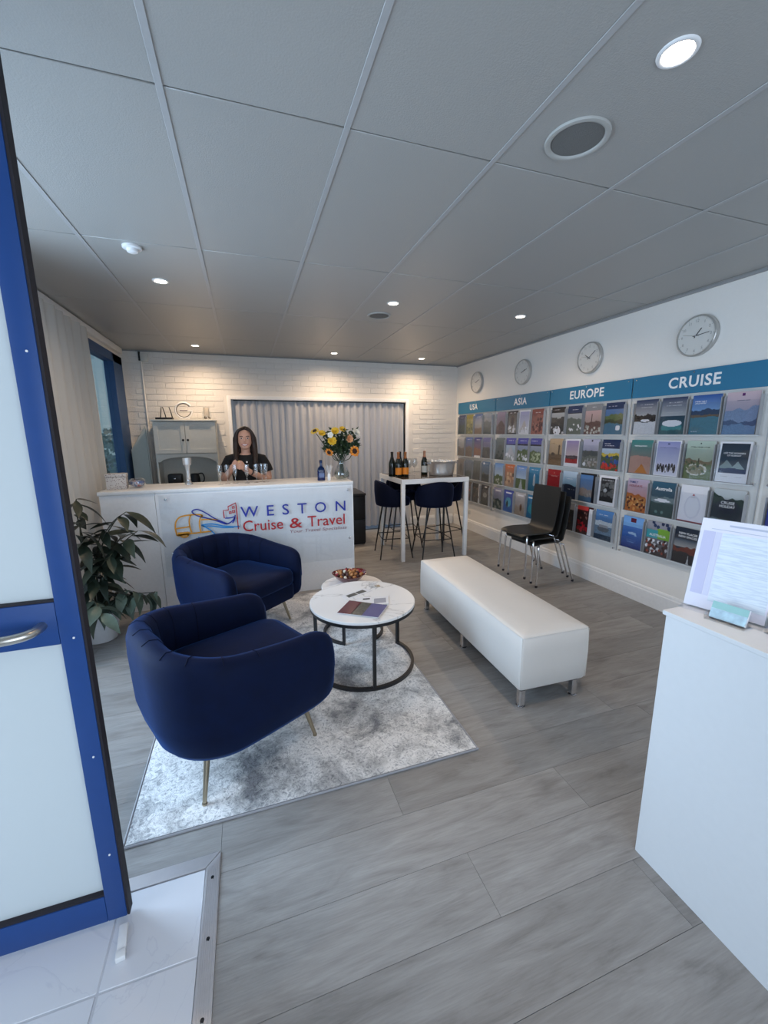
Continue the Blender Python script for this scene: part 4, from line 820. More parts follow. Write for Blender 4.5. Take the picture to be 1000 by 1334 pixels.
for k in range(26):
    a_ = random.uniform(0, 6.28); r_ = random.uniform(.008, .044); mb.add(*(lambda c_: ([(c_[0]+dx, c_[1]+dy, c_[2]+dz) for dx, dy, dz in ((.008, 0, 0), (-.008, 0, 0), (0, .008, 0), (0, -.008, 0), (0, 0, .007), (0, 0, -.007))], [(0, 2, 4), (2, 1, 4), (1, 3, 4), (3, 0, 4), (2, 0, 5), (1, 2, 5), (3, 1, 5), (0, 3, 5)]))((r_*cos(a_), r_*sin(a_), random.uniform(.012, .042))))
o = part('pebbles', mb, mat('dark_pebble', (.05, .025, .02), .5), t); o['kind'] = 'stuff'
t = thing('toaster', 'black toaster in the open niche of the cabinet', 'toaster', (-.90, 5.97, .8855))
part('body', MB().box(-.085, .085, -.07, .07, .008, .155), M_BLACK, t, bevel=.02); part('foot', MB().box(-.07, .07, -.055, .055, 0, .0078), M_RUBBER, t)
part('lever', MB().box(-.012, .012, -.085, -.071, .09, .105), M_CHROME, t, bevel=.002)
t = thing('kettle', 'black kettle with a loop handle in the cabinet niche', 'kettle', (-.665, 5.97, .8855))
part('body', MB().lathe([(.065, 0), (.068, .01), (.062, .08), (.050, .145), (.045, .150), (.002, .155)], n=24), M_BLACK, t, smooth=50)
part('handle', MB().tube(spline([(.045, 0, .145), (.09, 0, .15), (.112, 0, .10), (.10, 0, .04), (.06, 0, .02)], 5), .008, 8), M_BLACK, t, smooth=60)
part('spout', MB().tube([(-.045, 0, .11), (-.075, 0, .14)], [.014, .008], 8), M_BLACK, t)
t = thing('slant_top_sheet', 'pale grey flat shape with a sloping top left of the cabinet', 'board', (-1.19, 6.0, 0))  # upright grey-green sheet with sloping top, put in for an unidentified grey shape
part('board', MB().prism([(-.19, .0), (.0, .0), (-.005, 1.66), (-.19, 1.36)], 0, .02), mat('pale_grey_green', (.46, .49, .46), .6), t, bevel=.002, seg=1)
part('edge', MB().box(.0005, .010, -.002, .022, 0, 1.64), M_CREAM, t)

# ------------------------------------------------------------------ things on the counter
M_SPECK = bpy.data.materials.new('speckled_card'); M_SPECK.use_nodes = True; nt = M_SPECK.node_tree
_v = nt.nodes.new('ShaderNodeTexVoronoi'); _v.inputs['Scale'].default_value = 90; _c = nt.nodes.new('ShaderNodeTexCoord'); nt.links.new(_c.outputs['Object'], _v.inputs['Vector'])
_r = ramp(nt, [(.26, (.16, .10, .10)), (.36, (.60, .58, .57))]); nt.links.new(_v.outputs['Distance'], _r.inputs[0]); nt.links.new(_r.outputs[0], nt.nodes['Principled BSDF'].inputs['Base Color'])
t = thing('speckled_box', 'speckled terrazzo patterned box at the left end of the counter', 'box', (-1.085, 4.12, CT), radians(4))
part('body', MB().box(-.075, .075, -.05, .05, 0, .105), M_SPECK, t, bevel=.003); part('lid', MB().box(-.078, .078, -.053, .053, .1055, .135), M_SPECK, t, bevel=.003)
t = thing('glass_fishbowl', 'round blue and orange glass bowl ornament beside the speckled box', 'ornament', (-.935, 4.14, CT))
part('shell', MB().lathe([(.03, 0), (.055, .015), (.068, .04), (.064, .068), (.045, .085), (.04, .085), (.055, .066), (.06, .04), (.05, .02), (.02, .006)], n=24), M_GLASS, t, smooth=60)
M_ART = bpy.data.materials.new('swirled_glass'); M_ART.use_nodes = True; nt = M_ART.node_tree
_v = nt.nodes.new('ShaderNodeTexNoise'); _v.inputs['Scale'].default_value = 30; _c = nt.nodes.new('ShaderNodeTexCoord'); nt.links.new(_c.outputs['Object'], _v.inputs['Vector'])
_r = ramp(nt, [(.35, (.03, .06, .30)), (.48, (.12, .2, .4)), (.56, (.55, .55, .6)), (.64, (.35, .04, .03))]); nt.links.new(_v.outputs['Fac'], _r.inputs[0]); nt.links.new(_r.outputs[0], nt.nodes['Principled BSDF'].inputs['Base Color']); nt.nodes['Principled BSDF'].inputs['Roughness'].default_value = .15
part('swirl', MB().lathe([(.01, .007), (.045, .02), (.056, .04), (.050, .062), (.01, .07)], n=20), M_ART, t, smooth=60)
t = thing('cocktail_tower', 'tall silver and clear drinks dispenser standing on the counter', 'dispenser', (-.525, 4.20, CT))
part('base', MB().lathe([(.034, 0), (.036, .004), (.036, .012), (.022, .03), (.018, .05)], n=20), M_CHROME, t, smooth=50)
part('column', MB().lathe([(.017, .051), (.020, .06), (.016, .12), (.022, .17), (.026, .185)], n=20), mat('cloudy_silver', (.7, .7, .7), .25, .6), t, smooth=50)
part('cup', MB().lathe([(.030, .186), (.036, .19), (.040, .25), (.037, .25), (.034, .195)], n=20), mat('cloudy_silver', (.7, .7, .7), .25, .6), t, smooth=50)
# champagne flutes
flute_prof = [(.026, 0), (.026, .002), (.005, .006), (.0035, .012), (.0035, .055), (.010, .07), (.019, .10), (.024, .15), (.0235, .178), (.0225, .178), (.0228, .15), (.018, .10), (.008, .073)]
fl_label = ['first champagne flute from the left, before the black sleeve', 'champagne flute under the raised hands, left one', 'champagne flute under the raised hands, right one',
            'champagne flute before the bare forearm', 'champagne flute right of the elbow, nearest the body', 'champagne flute by the curtain, left of the last pair', 'last champagne flute on the right of the row']
fm_ = MB().lathe(flute_prof[3:], n=20, cap=False).mesh('bowl', M_GLASS, 60); fb_ = MB().lathe(flute_prof[:4], n=20).mesh('foot', M_GLASS, 60)
for k, (x, y) in enumerate(((-.245, 4.12), (-.182, 4.16), (-.112, 4.16), (-.005, 4.14), (.082, 4.16), (.135, 4.20), (.170, 4.16))):
    t = thing('champagne_flute', fl_label[k], 'glass', (x, y, CT), 0, 'champagne flutes on the counter')
    link('bowl', fm_, t); link('foot', fb_, t)
t = thing('blue_bottle', 'square shouldered blue glass gin bottle on the counter end', 'bottle', (.705, 4.10, CT))
mb = MB(); mb.rings([[(x, y, z) for x, y in rrect(w, w*.8, w*.22)] for w, z in ((.070, 0), (.074, .005), (.074, .105), (.060, .125), (.028, .140), (.024, .150), (.024, .175))])
part('body', mb, M_BLUEGLASS, t, smooth=50)
part('gin', MB().rings([[(x, y, z) for x, y in rrect(w, w*.8, w*.22)] for w, z in ((.064, .006), (.066, .012), (.066, .100))]), mat('blue_tinted_gin', (.06, .09, .22), .2), t, smooth=50)
part('label', MB().box(-.026, .026, -.0315, -.0302, .03, .075), mat('blue_label', (.12, .17, .32), .5), t)
part('stopper', MB().lathe([(.013, .1755), (.015, .178), (.015, .200), (.012, .203)], n=16), M_BLUEGLASS, t, smooth=50)
t = thing('reed_diffuser', 'white reed diffuser tube between the blue bottle and vase', 'diffuser', (.782, 4.08, CT))
part('bottle', MB().lathe([(.017, 0), (.018, .003), (.018, .055), (.012, .065), (.010, .068)], n=16), M_POT, t, smooth=50)
for k in range(6):
    a_ = k*1.05; part('reed', MB().tube([(0, 0, .05), (.035*cos(a_), .03*sin(a_), .14+.01*(k % 3))], .0022, 5), M_WHITE, t)
VX, VY = .918, 4.11
t = thing('glass_vase', 'round bellied clear glass vase holding the bouquet', 'vase', (VX, VY, CT))
part('glass', MB().lathe([(.050, 0), (.060, .004), (.080, .03), (.084, .06), (.070, .10), (.040, .15), (.034, .175), (.044, .205), (.042, .205), (.032, .175), (.037, .15), (.067, .10), (.080, .06), (.076, .032), (.05, .008)], n=32), M_GLASS, t, smooth=60)
part('water', MB().lathe([(.045, .010), (.072, .034), (.076, .058), (.064, .09)], n=28), mix_mat('vase_water', 'clear', col=(.80, .86, .80), ior=1.33), t, smooth=60)
M_PY = mat('yellow_petal', (.72, .48, .04), .6, var=.3); M_PO = mat('orange_petal', (.75, .28, .03), .6, var=.3); M_PW = mat('white_petal', (.75, .75, .70), .6); M_PP = mat('peach_petal', (.70, .38, .20), .6)
M_CORE = mat('sunflower_core', (.035, .015, .01), .9, bump=(200, .6)); M_FOL = mat('bouquet_leaf', (.022, .045, .018), .5, var=.5)
random.seed(7)
def bloom(kind, label, p, m, s, face):
    p = Vector(p); base = Vector((VX, VY, CT+.02))
    t = thing(kind, label, 'flower', tuple(base))
    d = Vector(face).normalized(); top = p-base
    part('stem', MB().tube([(random.uniform(-.02, .02), random.uniform(-.02, .02), 0), (top.x*.10, top.y*.10, .16), tuple(top*.6+Vector((0, 0, .03))), tuple(top-d*.01)], .004, 6), M_FOL, t, smooth=60)
    rot = d.to_track_quat('Z', 'Y').to_matrix().to_4x4(); mx = Matrix.Translation(top) @ rot
    if kind == 'sunflower':
        mb = MB()
        for k in range(18):
            a_ = k*2*pi/18; r0, r1 = .35*s, s*random.uniform(.85, 1.05); w = .20*s; zz = .006*(k % 2)
            c_, s_ = cos(a_), sin(a_)
            mb.add([(r0*c_, r0*s_, zz), ((r0+r1)/2*c_-w*s_, (r0+r1)/2*s_+w*c_, zz+.006), (r1*c_, r1*s_, zz-.004), ((r0+r1)/2*c_+w*s_, (r0+r1)/2*s_-w*c_, zz+.006)], [(0, 1, 2), (0, 2, 3)])
        part('petals', mb.xf(mx), m, t)
        part('core', MB().lathe([(.42*s, 0), (.42*s, .008), (.3*s, .014), (.002, .012)], n=18).xf(mx), M_CORE, t, smooth=60)
    else:
        mb = MB(); n = 5 if kind == 'lily' else 9
        for ring, (rr, hh, nn) in enumerate(((1., .3, n), (.72, .6, n-1), (.42, .75, max(3, n-3)))):
            for k in range(nn):
                a_ = k*2*pi/nn+ring*.4; c_, s_ = cos(a_), sin(a_); w = .42*s*rr+.004
                mb.add([(0, 0, 0), (.6*rr*s*c_-w*s_, .6*rr*s*s_+w*c_, hh*s*.55), (rr*s*c_, rr*s*s_, hh*s), (.6*rr*s*c_+w*s_, .6*rr*s*s_-w*c_, hh*s*.55)], [(0, 1, 2), (0, 2, 3)])
        part('petals', mb.xf(mx), m, t)
    return t
bloom('sunflower', 'open orange sunflower facing out at lower right of the bouquet', (1.035, 4.02, 1.372), M_PO, .062, (.25, -1, .1))
bloom('sunflower', 'yellow sunflower turned up at the upper left tip of the bouquet', (.655, 4.08, 1.570), M_PY, .054, (-.5, -.45, .9))
bloom('sunflower', 'small drooping yellow sunflower at lower left of the bouquet', (.785, 4.05, 1.365), M_PO, .047, (-.6, -.7, -.5))
bloom('rose', 'large yellow rose at the middle left of the bouquet', (.812, 4.03, 1.475), M_PY, .048, (-.1, -1, .3))
bloom('rose', 'small yellow rose at the top left of the bouquet', (.720, 4.06, 1.548), M_PY, .038, (-.1, -.8, .6))
bloom('rose', 'yellow rose standing at the top middle of the bouquet', (.850, 4.05, 1.570), M_PY, .043, (-.2, -.8, .5))
bloom('rose', 'tallest pale yellow rose at the top of the bouquet', (.925, 4.06, 1.585), M_PY, .038, (.1, -.7, .7))
bloom('rose', 'peach rose at the upper right of the bouquet', (.985, 4.03, 1.495), M_PP, .045, (.3, -1, .2))
bloom('chrysanthemum', 'white chrysanthemum at the right tip of the bouquet', (1.060, 4.05, 1.548), M_PW, .052, (.5, -.7, .5))
bloom('lily', 'small white lily between the yellow roses', (.795, 4.02, 1.533), M_PW, .032, (-.2, -1, .2))
t = thing('bouquet_foliage', 'dense dark green leaves and stems filling the bouquet', 'foliage', (VX, VY, CT+.02))
mb = MB()
for k in range(640):
    a_ = random.uniform(0, 2*pi); e = random.uniform(.15, 1.35); rr = random.uniform(.02, .150)
    p = Vector((rr*cos(a_)*1.22, rr*sin(a_)*.65, .30+.20*sin(e)*random.uniform(-.35, 1)))
    u = Vector((p.x, p.y, random.uniform(-.1, .2))).normalized()*random.uniform(.024, .050); w = u.orthogonal().normalized()*.014
    w.rotate(Matrix.Rotation(random.uniform(0, 6), 3, u)); mb.add([p-u*.5, p+w, p+u, p-w], [(0, 1, 2, 3)])
for k in range(16): a_ = k*.4; mb.tube([(.028*cos(a_*3), .028*sin(a_*3), -.0), (.012*cos(a_), .012*sin(a_), .17), (.09*cos(a_*2), .05*sin(a_*2), .36)], .003, 5)
mb2 = MB()
for k in range(70):
    p = Vector((random.uniform(-.17, .15), random.uniform(-.09, .03), .30+random.uniform(-.08, .18))); u = Vector((.006, 0, 0)); w = Vector((0, 0, .006)); mb2.add([p-u, p-w, p+u, p+w, p+Vector((0, -.006, 0))], [(0, 1, 4), (1, 2, 4), (2, 3, 4), (3, 0, 4)])
o = part('leaves', mb, M_FOL, t); o['kind'] = 'stuff'; o = part('filler_blossom', mb2, M_PW, t, label='tiny white filler blossom'); o['kind'] = 'stuff'

# ------------------------------------------------------------------ person behind the counter
M_SKIN = mat('skin', (.58, .325, .235), .5, var=.06); M_HAIR = mat('dark_brown_hair', (.022, .011, .008), .42, bump=(120, .4), var=.4); M_SHIRT = mat('black_cotton', (.008, .008, .009), .85, bump=(150, .2))
def remesh(o, vox, sm=4):
    m_ = o.modifiers.new('remesh', 'REMESH'); m_.mode = 'VOXEL'; m_.voxel_size = vox; m_.use_smooth_shade = True
    if sm: s_ = o.modifiers.new('smooth', 'SMOOTH'); s_.factor = .5; s_.iterations = sm
    return o
def loft(mb, rows, n=20):   # rows: (cx, cy, z, rx, ry)
    mb.rings([[(cx+rx*cos(2*pi*k/n), cy+ry*sin(2*pi*k/n), z) for k in range(n)] for cx, cy, z, rx, ry in rows]); return mb
P = thing('person', 'smiling person with long dark hair in a black t-shirt behind the counter', 'person', (-.005, 4.66, 0), radians(-2))
bm_ = MB()
HZ = 1.392; HX, HY = .005, -.02
hd = [(0, .024, -.078, -.030), (.012, .042, -.090, -.01), (.035, .056, -.092, .03), (.065, .069, -.090, .075), (.095, .075, -.086, .092), (.125, .077, -.086, .100), (.16, .075, -.080, .102), (.19, .056, -.062, .088), (.21, .038, -.035, .062), (.222, .014, -.002, .03)]
loft(bm_, [(HX, HY+(f_+b_)/2, HZ+z, w, (b_-f_)/2) for z, w, f_, b_ in hd])
bm_.tube([(HX, HY-.082, HZ+.125), (HX, HY-.100, HZ+.085), (HX, HY-.088, HZ+.074)], [.008, .013, .010], 8)          # nose
for s_ in (-1, 1): bm_.tube([(HX+s_*.068, HY+.005, HZ+.075), (HX+s_*.075, HY+.015, HZ+.11)], [.010, .013], 8)      # ears
loft(bm_, [(0, .0, 1.28, .075, .055), (0, -.0, 1.33, .050, .048), (HX, -.012, 1.37, .046, .046), (HX, -.015, 1.42, .046, .048)])
loft(bm_, [(0, .02, .86, .155, .105), (0, .02, .95, .145, .10), (0, .01, 1.05, .125, .085), (0, .0, 1.15, .140, .10), (0, .0, 1.22, .150, .10), (0, .005, 1.29, .150, .08), (0, .005, 1.325, .11, .06), (0, .0, 1.345, .06, .05)])
ARM = {-1: [(-.165, 0, 1.300), (-.205, -.0, 1.19), (-.225, -.02, 1.075), (-.185, -.14, 1.135), (-.130, -.235, 1.205)],
       1: [(.165, 0, 1.300), (.200, .0, 1.19), (.215, -.02, 1.065), (.12, -.14, 1.115), (.025, -.225, 1.175)]}
for s_ in (-1, 1):
    bm_.tube(spline(ARM[s_], 4), [.050-.0014*k for k in range(17)], 12)
    wr_ = Vector(ARM[s_][-1]); dr = (wr_-Vector(ARM[s_][-2])).normalized()
    tgt = Vector((-.105, -.29, 1.235)) if s_ < 0 else Vector((-.025, -.285, 1.225))
    bm_.tube([wr_-dr*.01, (wr_+tgt)/2, tgt], [.024, .034, .030], 10)
    for k in range(4):           # fingers curled towards each other
        b0 = tgt+Vector((s_*.004, 0, .026-.018*k)); inn = -s_
        bm_.tube([b0, b0+Vector((inn*.022, -.018, .014)), b0+Vector((inn*.036, -.008, .016-.004*k)), b0+Vector((inn*(.040-.002*k), .010, .006))], [.0095, .009, .0082, .0075], 8)
    bm_.tube([tgt+Vector((s_*.012, .015, .022)), tgt+Vector((-s_*.006, -.002, .050)), tgt+Vector((-s_*.022, -.006, .058))], [.011, .0095, .0085], 8)
    bm_.tube([(s_*.085, .02, .90), (s_*.09, .02, .70), (s_*.09, .015, .48), (s_*.09, .03, .30), (s_*.09, .035, .08)], [.085, .080, .055, .052, .036], 12)
    bm_.tube([(s_*.09, .05, .04), (s_*.095, -.05, .035), (s_*.10, -.13, .025)], [.036, .036, .024], 10)
o = part('body', bm_, M_SKIN, P); remesh(o, .0055, 2)
sh = MB()
loft(sh, [(0, .02, .88, .168, .118), (0, .02, .96, .158, .112), (0, .01, 1.05, .142, .100), (0, .0, 1.15, .155, .118), (0, .0, 1.22, .163, .114), (0, .005, 1.29, .160, .092), (0, .010, 1.325, .128, .070), (0, .018, 1.345, .095, .050)])
for s_ in (-1, 1): sh.tube([(s_*.10, 0, 1.305), (s_*.165, 0, 1.285), (s_*.204, -.002, 1.20), (s_*.222, -.008, 1.145)], [.046, .056, .061, .060], 14)
o = part('t_shirt', sh, M_SHIRT, P); remesh(o, .006, 2)
part('shirt_logo', MB().box(.03, .085, -.1195, -.118, 1.228, 1.238), M_PAPER, P, rot=(radians(-3), 0, 0), label='small white lettering on the chest')
part('shirt_logo', MB().box(.005, .02, -.1205, -.119, 1.252, 1.268), M_PAPER, P)
tr_ = MB()
loft(tr_, [(0, .02, .80, .165, .118), (0, .02, .90, .165, .116), (0, .02, .94, .155, .108)])
for s_ in (-1, 1): tr_.tube([(s_*.085, .02, .86), (s_*.09, .02, .70), (s_*.09, .015, .48), (s_*.09, .03, .30), (s_*.09, .035, .09)], [.096, .090, .068, .062, .055], 12)
o = part('trousers', tr_, M_SHIRT, P); remesh(o, .01, 1)
for s_ in (-1, 1): o = part('shoe', MB().tube([(s_*.09, .065, .042), (s_*.095, -.05, .042), (s_*.10, -.15, .032)], [.044, .044, .030], 12), M_BLACK, P); 
hr = MB()
loft(hr, [(HX, .055, HZ+.02, .050, .035), (HX, .045, HZ+.07, .075, .055), (HX, .030, HZ+.12, .083, .075), (HX, .018, HZ+.17, .082, .088), (HX, .010, HZ+.205, .068, .080), (HX, .006, HZ+.228, .045, .055), (HX, .006, HZ+.238, .015, .02)])
for s_ in (-1, 1):
    hr.tube(spline([(HX+s_*.016, -.066, HZ+.218), (HX+s_*.062, -.074, HZ+.188), (HX+s_*.086, -.056, HZ+.13), (HX+s_*.092, -.035, HZ+.06), (HX+s_*.096, -.050, HZ-.02), (HX+s_*.096, -.098, HZ-.10), (HX+s_*.085, -.125, HZ-.17)], 4), [.012, .014, .015, .016, .017, .018, .020, .022, .024, .029, .030, .030, .031, .031, .031, .030, .030, .029, .028, .027, .026, .024, .022, .018, .012], 10)
    hr.tube([(HX+s_*.06, .03, HZ+.08), (HX+s_*.075, .03, HZ-.02), (HX+s_*.085, .06, HZ-.12)], [.04, .04, .022], 10)
o = part('hair', hr, M_HAIR, P); remesh(o, .006, 3)
M_LIP = mat('lips', (.36, .07, .07), .4); M_TEETH = mat('teeth', (.86, .84, .80), .3); M_EYE = mat('eye_white', (.62, .60, .58), .3); M_IRIS = mat('dark_iris', (.02, .012, .01), .2)
FY = HY-.094
part('lips', MB().tube(spline([(-.033, .010, .054), (-.018, -.001, .040), (0, -.004, .036), (.018, -.001, .040), (.033, .010, .054), (.018, -.001, .053), (0, -.004, .053), (-.018, -.001, .053)], 3, True), .0032, 6, loop=True), M_LIP, P, (HX, FY-.002, HZ))
part('teeth', MB().prism([(-.028, .0525), (-.016, .0415), (0, .038), (.016, .0415), (.028, .0525), (.012, .0525), (-.012, .0525)], -.004, .010), M_TEETH, P, (HX, FY+.001, HZ))
for s_ in (-1, 1):
    e = part('eye', MB().rings([[(.0135*cos(a_)*w, -.002*w2, .0055*sin(a_)*w) for a_ in np.linspace(0, 2*pi, 13)[:-1]] for w, w2 in ((1, 0), (.8, 1.5), (.3, 2.2))]), M_EYE, P, (HX+s_*.031, FY+.012, HZ+.112))
    part('iris', MB().cbox((0, -.0048, 0), (.0125, .001, .0105)), M_IRIS, e)
    part('eyebrow', MB().tube([(-.016, .004, -.001), (0, -.001, .004), (.016, .004, .0)],   .0034, 6), M_HAIR, P, (HX+s_*.032, FY+.010, HZ+.131))
part('wristwatch', MB().tube([(Vector((.055, -.200, 1.160))+Vector((-.75, -.5, .35)).normalized().orthogonal().normalized().cross(Vector((-.75, -.5, .35)).normalized())*0+q) for q in [(Vector((-.75, -.5, .35)).normalized().orthogonal().normalized()*.031*cos(a_)+Vector((-.75, -.5, .35)).normalized().cross(Vector((-.75, -.5, .35)).normalized().orthogonal().normalized())*.031*sin(a_)) for a_ in np.linspace(0, 2*pi, 17)[:-1]]], .007, 6, loop=True), M_BLACK, P, label='black wristwatch')
t = thing('bottle_foil', 'small gold foil cap held between the raised fingers', 'foil', (-.072, 4.375, 1.262))
part('cap', MB().lathe([(.012, 0), (.014, .002), (.012, .022), (.007, .027)], n=12), mat('gold_foil', (.75, .50, .22), .3, 1), t, smooth=60)
part('wire_loop', MB().tube([(.013*cos(a_), .013*sin(a_), .010) for a_ in np.linspace(0, 2*pi, 13)[:-1]], .0015, 5, loop=True), M_CHROME, t)

# ------------------------------------------------------------------ filing cabinet
t = thing('filing_cabinet', 'low black two drawer filing cabinet at the end of the counter', 'cabinet', (1.285, 5.40, 0))
part('body', MB().box(-.25, .25, .018, .58, .02, .70), M_BLACK, t, bevel=.003); part('top', MB().box(-.255, .255, -.005, .585, .7005, .73), mat('charcoal_top', (.03, .03, .032), .35), t, bevel=.003)
part('plinth', MB().box(-.24, .24, .03, .57, 0, .0195), M_BLACK, t)
for z0, z1 in ((.04, .36), (.375, .69)):
    d = part('drawer', MB().box(-.24, .24, 0, .0175, z0, z1), M_BLACK, t, bevel=.003); part('handle', MB().box(-.06, .06, -.012, -.0005, z1-.06, z1-.045), M_STEEL, d, bevel=.002)

# ------------------------------------------------------------------ rug
RX0, RX1, RY0, RY1 = -.55, 1.0, 1.525, 3.84
mb = MB(); nx, ny = 40, 60; rnd = random.Random(5)
for j in range(ny+1):
    for i in range(nx+1): mb.v.append((RX0+.012+(RX1-RX0-.024)*i/nx, RY0+.012+(RY1-RY0-.024)*j/ny, .0095+(rnd.uniform(-.0012, .0012) if 0 < i < nx and 0 < j < ny else 0)))
mb.f = [(j*(nx+1)+i, j*(nx+1)+i+1, (j+1)*(nx+1)+i+1, (j+1)*(nx+1)+i) for j in range(ny) for i in range(nx)]
rg = thing('area_rug', 'distressed grey and white low pile rug under the armchairs', 'rug', (0, 0, 0))
part('pile', mb, M_RUG, rg, smooth=180)
part('binding', MB().tube([(RX0+.006, RY0+.006, .006), (RX1-.006, RY0+.006, .006), (RX1-.006, RY1-.006, .006), (RX0+.006, RY1-.006, .006)], .0058, 8, loop=True), mat('grey_rug_binding', (.36, .36, .38), .9), rg)
part('backing', MB().box(RX0+.01, RX1-.01, RY0+.01, RY1-.01, .0005, .007), mat('grey_rug_binding', (.36, .36, .38), .9), rg)
RZ = .0105

# ------------------------------------------------------------------ tub armchairs
def tub_chair(label, loc, rotz):
    t = thing('tub_armchair', label, 'armchair', loc, rotz, 'navy velvet tub armchairs')
    A, B0, B1, CR = .405, -.37, .41, .30
    path = []; acc = 0
    n1 = 22
    for k in range(n1): path.append((A-.02*(1-k/n1)**2, B0+(B1-CR-B0)*k/n1))
    for k in range(16): a_ = radians(90*k/16); path.append((A-CR+CR*cos(a_), B1-CR+CR*sin(a_)))
    half = path+[(A-CR-(A-CR)*k/8, B1) for k in range(9)]
    full = half+[(-x, y) for x, y in reversed(half[:-1])]
    N = len(full); d = [0]
    for k in range(1, N): d.append(d[-1]+math.dist(full[k], full[k-1]))
    tot = d[-1]; rings = []
    for k in range(N):
        x, y = full[k]; a = full[max(0, k-1)]; b = full[min(N-1, k+1)]
        tx, ty = b[0]-a[0], b[1]-a[1]; l = math.hypot(tx, ty); nx_, ny_ = ty/l, -tx/l       # outward
        s = min(d[k], tot-d[k]); u = min(1, s/(tot/2))
        h = .610+.095*(3*u*u-2*u**3)
        rc = .13
        e = 1.0; hs = h
        if s < rc: e = math.sqrt(max(0, 1-((rc-s)/rc)**2)); hs = h-rc*.75*(1-e)
        thf = .45+.55*min(1, e*1.2)
        ch = 0
        if s > .42: ch = .011*abs(sin(pi*(d[k]-.42)/((tot-.84)/9)))
        zb = .205+.05*(1-e)
        th = .105
        c0 = -.052
        prof = [(-.115, zb), (-.055, zb+.008), (-.028, zb+.045), (-.008, zb+.14), (.0, hs-.13), (-.002, hs-.055), (-.016, hs-.016), (-.045, hs+.0), (-.078, hs-.008), (-.102-ch*.4, hs-.045), (-.112-ch, hs-.12), (-.105-ch, .40), (-.10, .36), (-.118, zb+.03)]
        rings.append([((x+nx_*(c0+(o_-c0)*thf)), (y+ny_*(c0+(o_-c0)*thf)), z_) for o_, z_ in prof])
    sh_ = MB().rings(rings)
    part('shell', sh_, M_VELVET, t, smooth=75)
    # upholstery seams across the rim
    seam = MB()
    for k in range(10):
        s0 = .42+k*(tot-.84)/9; i = min(range(N), key=lambda q: abs(d[q]-s0)); r = rings[i]
        seam.tube([Vector(r[j])+Vector((0, 0, .0006)) for j in (6, 7, 8, 9, 10, 11)], .0022, 5)
    part('seam', seam, M_VELVETD, t)
    base = MB().extr(rrect(2*A-.235, .62, .06, cx=0, cy=-.055), .215, .345)
    part('seat_base', base, M_VELVET, t, bevel=.02)
    cu = MB(); prof = [(0, .348), (.012, .35), (.022, .37), (.022, .42), (.008, .45), (-.03, .463), (-.12, .468)]
    cu.rings([[(x, y, z) for x, y in rrect(2*A-.27+2*o_, .60+2*o_, max(.02, .09+o_), cy=-.07)] for o_, z in prof])
    part('seat_cushion', cu, M_VELVET, t, smooth=60)
    for sx in (-1, 1):
        for sy in (-1, 1):
            part('leg', MB().tube([(sx*.235, sy*.235-.0, .222), (sx*.277, sy*.283, .008)], [.015, .009], 10).lathe([(.011, 0), (.011, .008)], (sx*.277, sy*.283, 0), 10), M_BRASS, t, smooth=60, label='slim splayed brass leg')
    return t
tub_chair('navy velvet tub armchair nearest the camera, its back to the door', (-.135, 2.005, RZ), radians(116.5))
tub_chair('navy velvet tub armchair farther back against the counter', (-.135, 3.33, RZ), radians(42))

# ------------------------------------------------------------------ nesting coffee tables
def ctable(label, loc, R_, zt, arc0, arc1, legs, rot=0):
    t = thing('coffee_table', label, 'coffee table', loc, rot)
    part('marble_top', MB().lathe([(R_-.003, zt-.018), (R_, zt-.016), (R_, zt-.003), (R_-.003, zt), (.001, zt)], n=72), M_MARBLE, t, smooth=40)
    part('top_ring', MB().rings([[((R_-.012+a_)*cos(2*pi*k/72), (R_-.012+a_)*sin(2*pi*k/72), z_) for k in range(72)] for a_, z_ in ((-.010, zt-.0185), (.010, zt-.0185), (.010, zt-.038), (-.010, zt-.038), (-.010, zt-.0185))], cap=False), M_BLACK, t, smooth=40)
    n = 60; rr = R_-.012
    br = [[((rr+a_)*cos(radians(arc0+(arc1-arc0)*k/n)), (rr+a_)*sin(radians(arc0+(arc1-arc0)*k/n)), z_) for a_, z_ in ((-.010, 0), (.010, 0), (.010, .02), (-.010, .02))] for k in range(n+1)]
    part('base_ring', MB().rings(br), M_BLACK, t, smooth=40)
    for g in legs:
        c_, s_ = cos(radians(g)), sin(radians(g)); mb = MB().box(rr-.010, rr+.010, -.010, .010, .0205, zt-.0385).xf(Matrix.Rotation(radians(g), 4, 'Z'))
        part('leg', mb, M_BLACK, t)
    return t
T1 = ctable('larger round white marble coffee table with open black ring base', (.672, 2.478, RZ), .348, .450, 150, 388, (152, 266, 386))
T2 = ctable('smaller round white marble table tucked behind the larger one', (.715, 2.925, RZ), .238, .385, -60, 240, (-58, 238, 90))
TZ, TZ2 = RZ+.4505, RZ+.3855
# leaflets on the large table
def flat_poly(name, label, cat, pts, z, m_list, grp=None, thick=.0015):
    cx = sum(p[0] for p in pts)/4; cy = sum(p[1] for p in pts)/4
    t = thing(name, label, cat, (cx, cy, z), 0, grp)
    part('sheet', MB().extr([(p[0]-cx, p[1]-cy) for p in pts], 0, thick), m_list[0], t)
    def q(u, v):
        a_, b_, c_, d_ = [Vector((p[0]-cx, p[1]-cy)) for p in pts]; return a_*(1-u)*(1-v)+b_*u*(1-v)+c_*u*v+d_*(1-u)*v
    for nm_, m_, (u0, u1, v0, v1) in m_list[1:]:
        part(nm_, MB().extr([tuple(q(u, v)) for u, v in ((u0, v0), (u1, v0), (u1, v1), (u0, v1))], thick, thick+.0006), m_, t)
    return t
cc = lambda p: (p[0], p[1])
M_PH = mat('print_dark_photo', (.09, .09, .08), .3, bump=(60, .0), var=.9); M_MAR = mat('print_maroon', (.10, .015, .03), .3); M_PUR = mat('print_purple', (.10, .10, .24), .3)
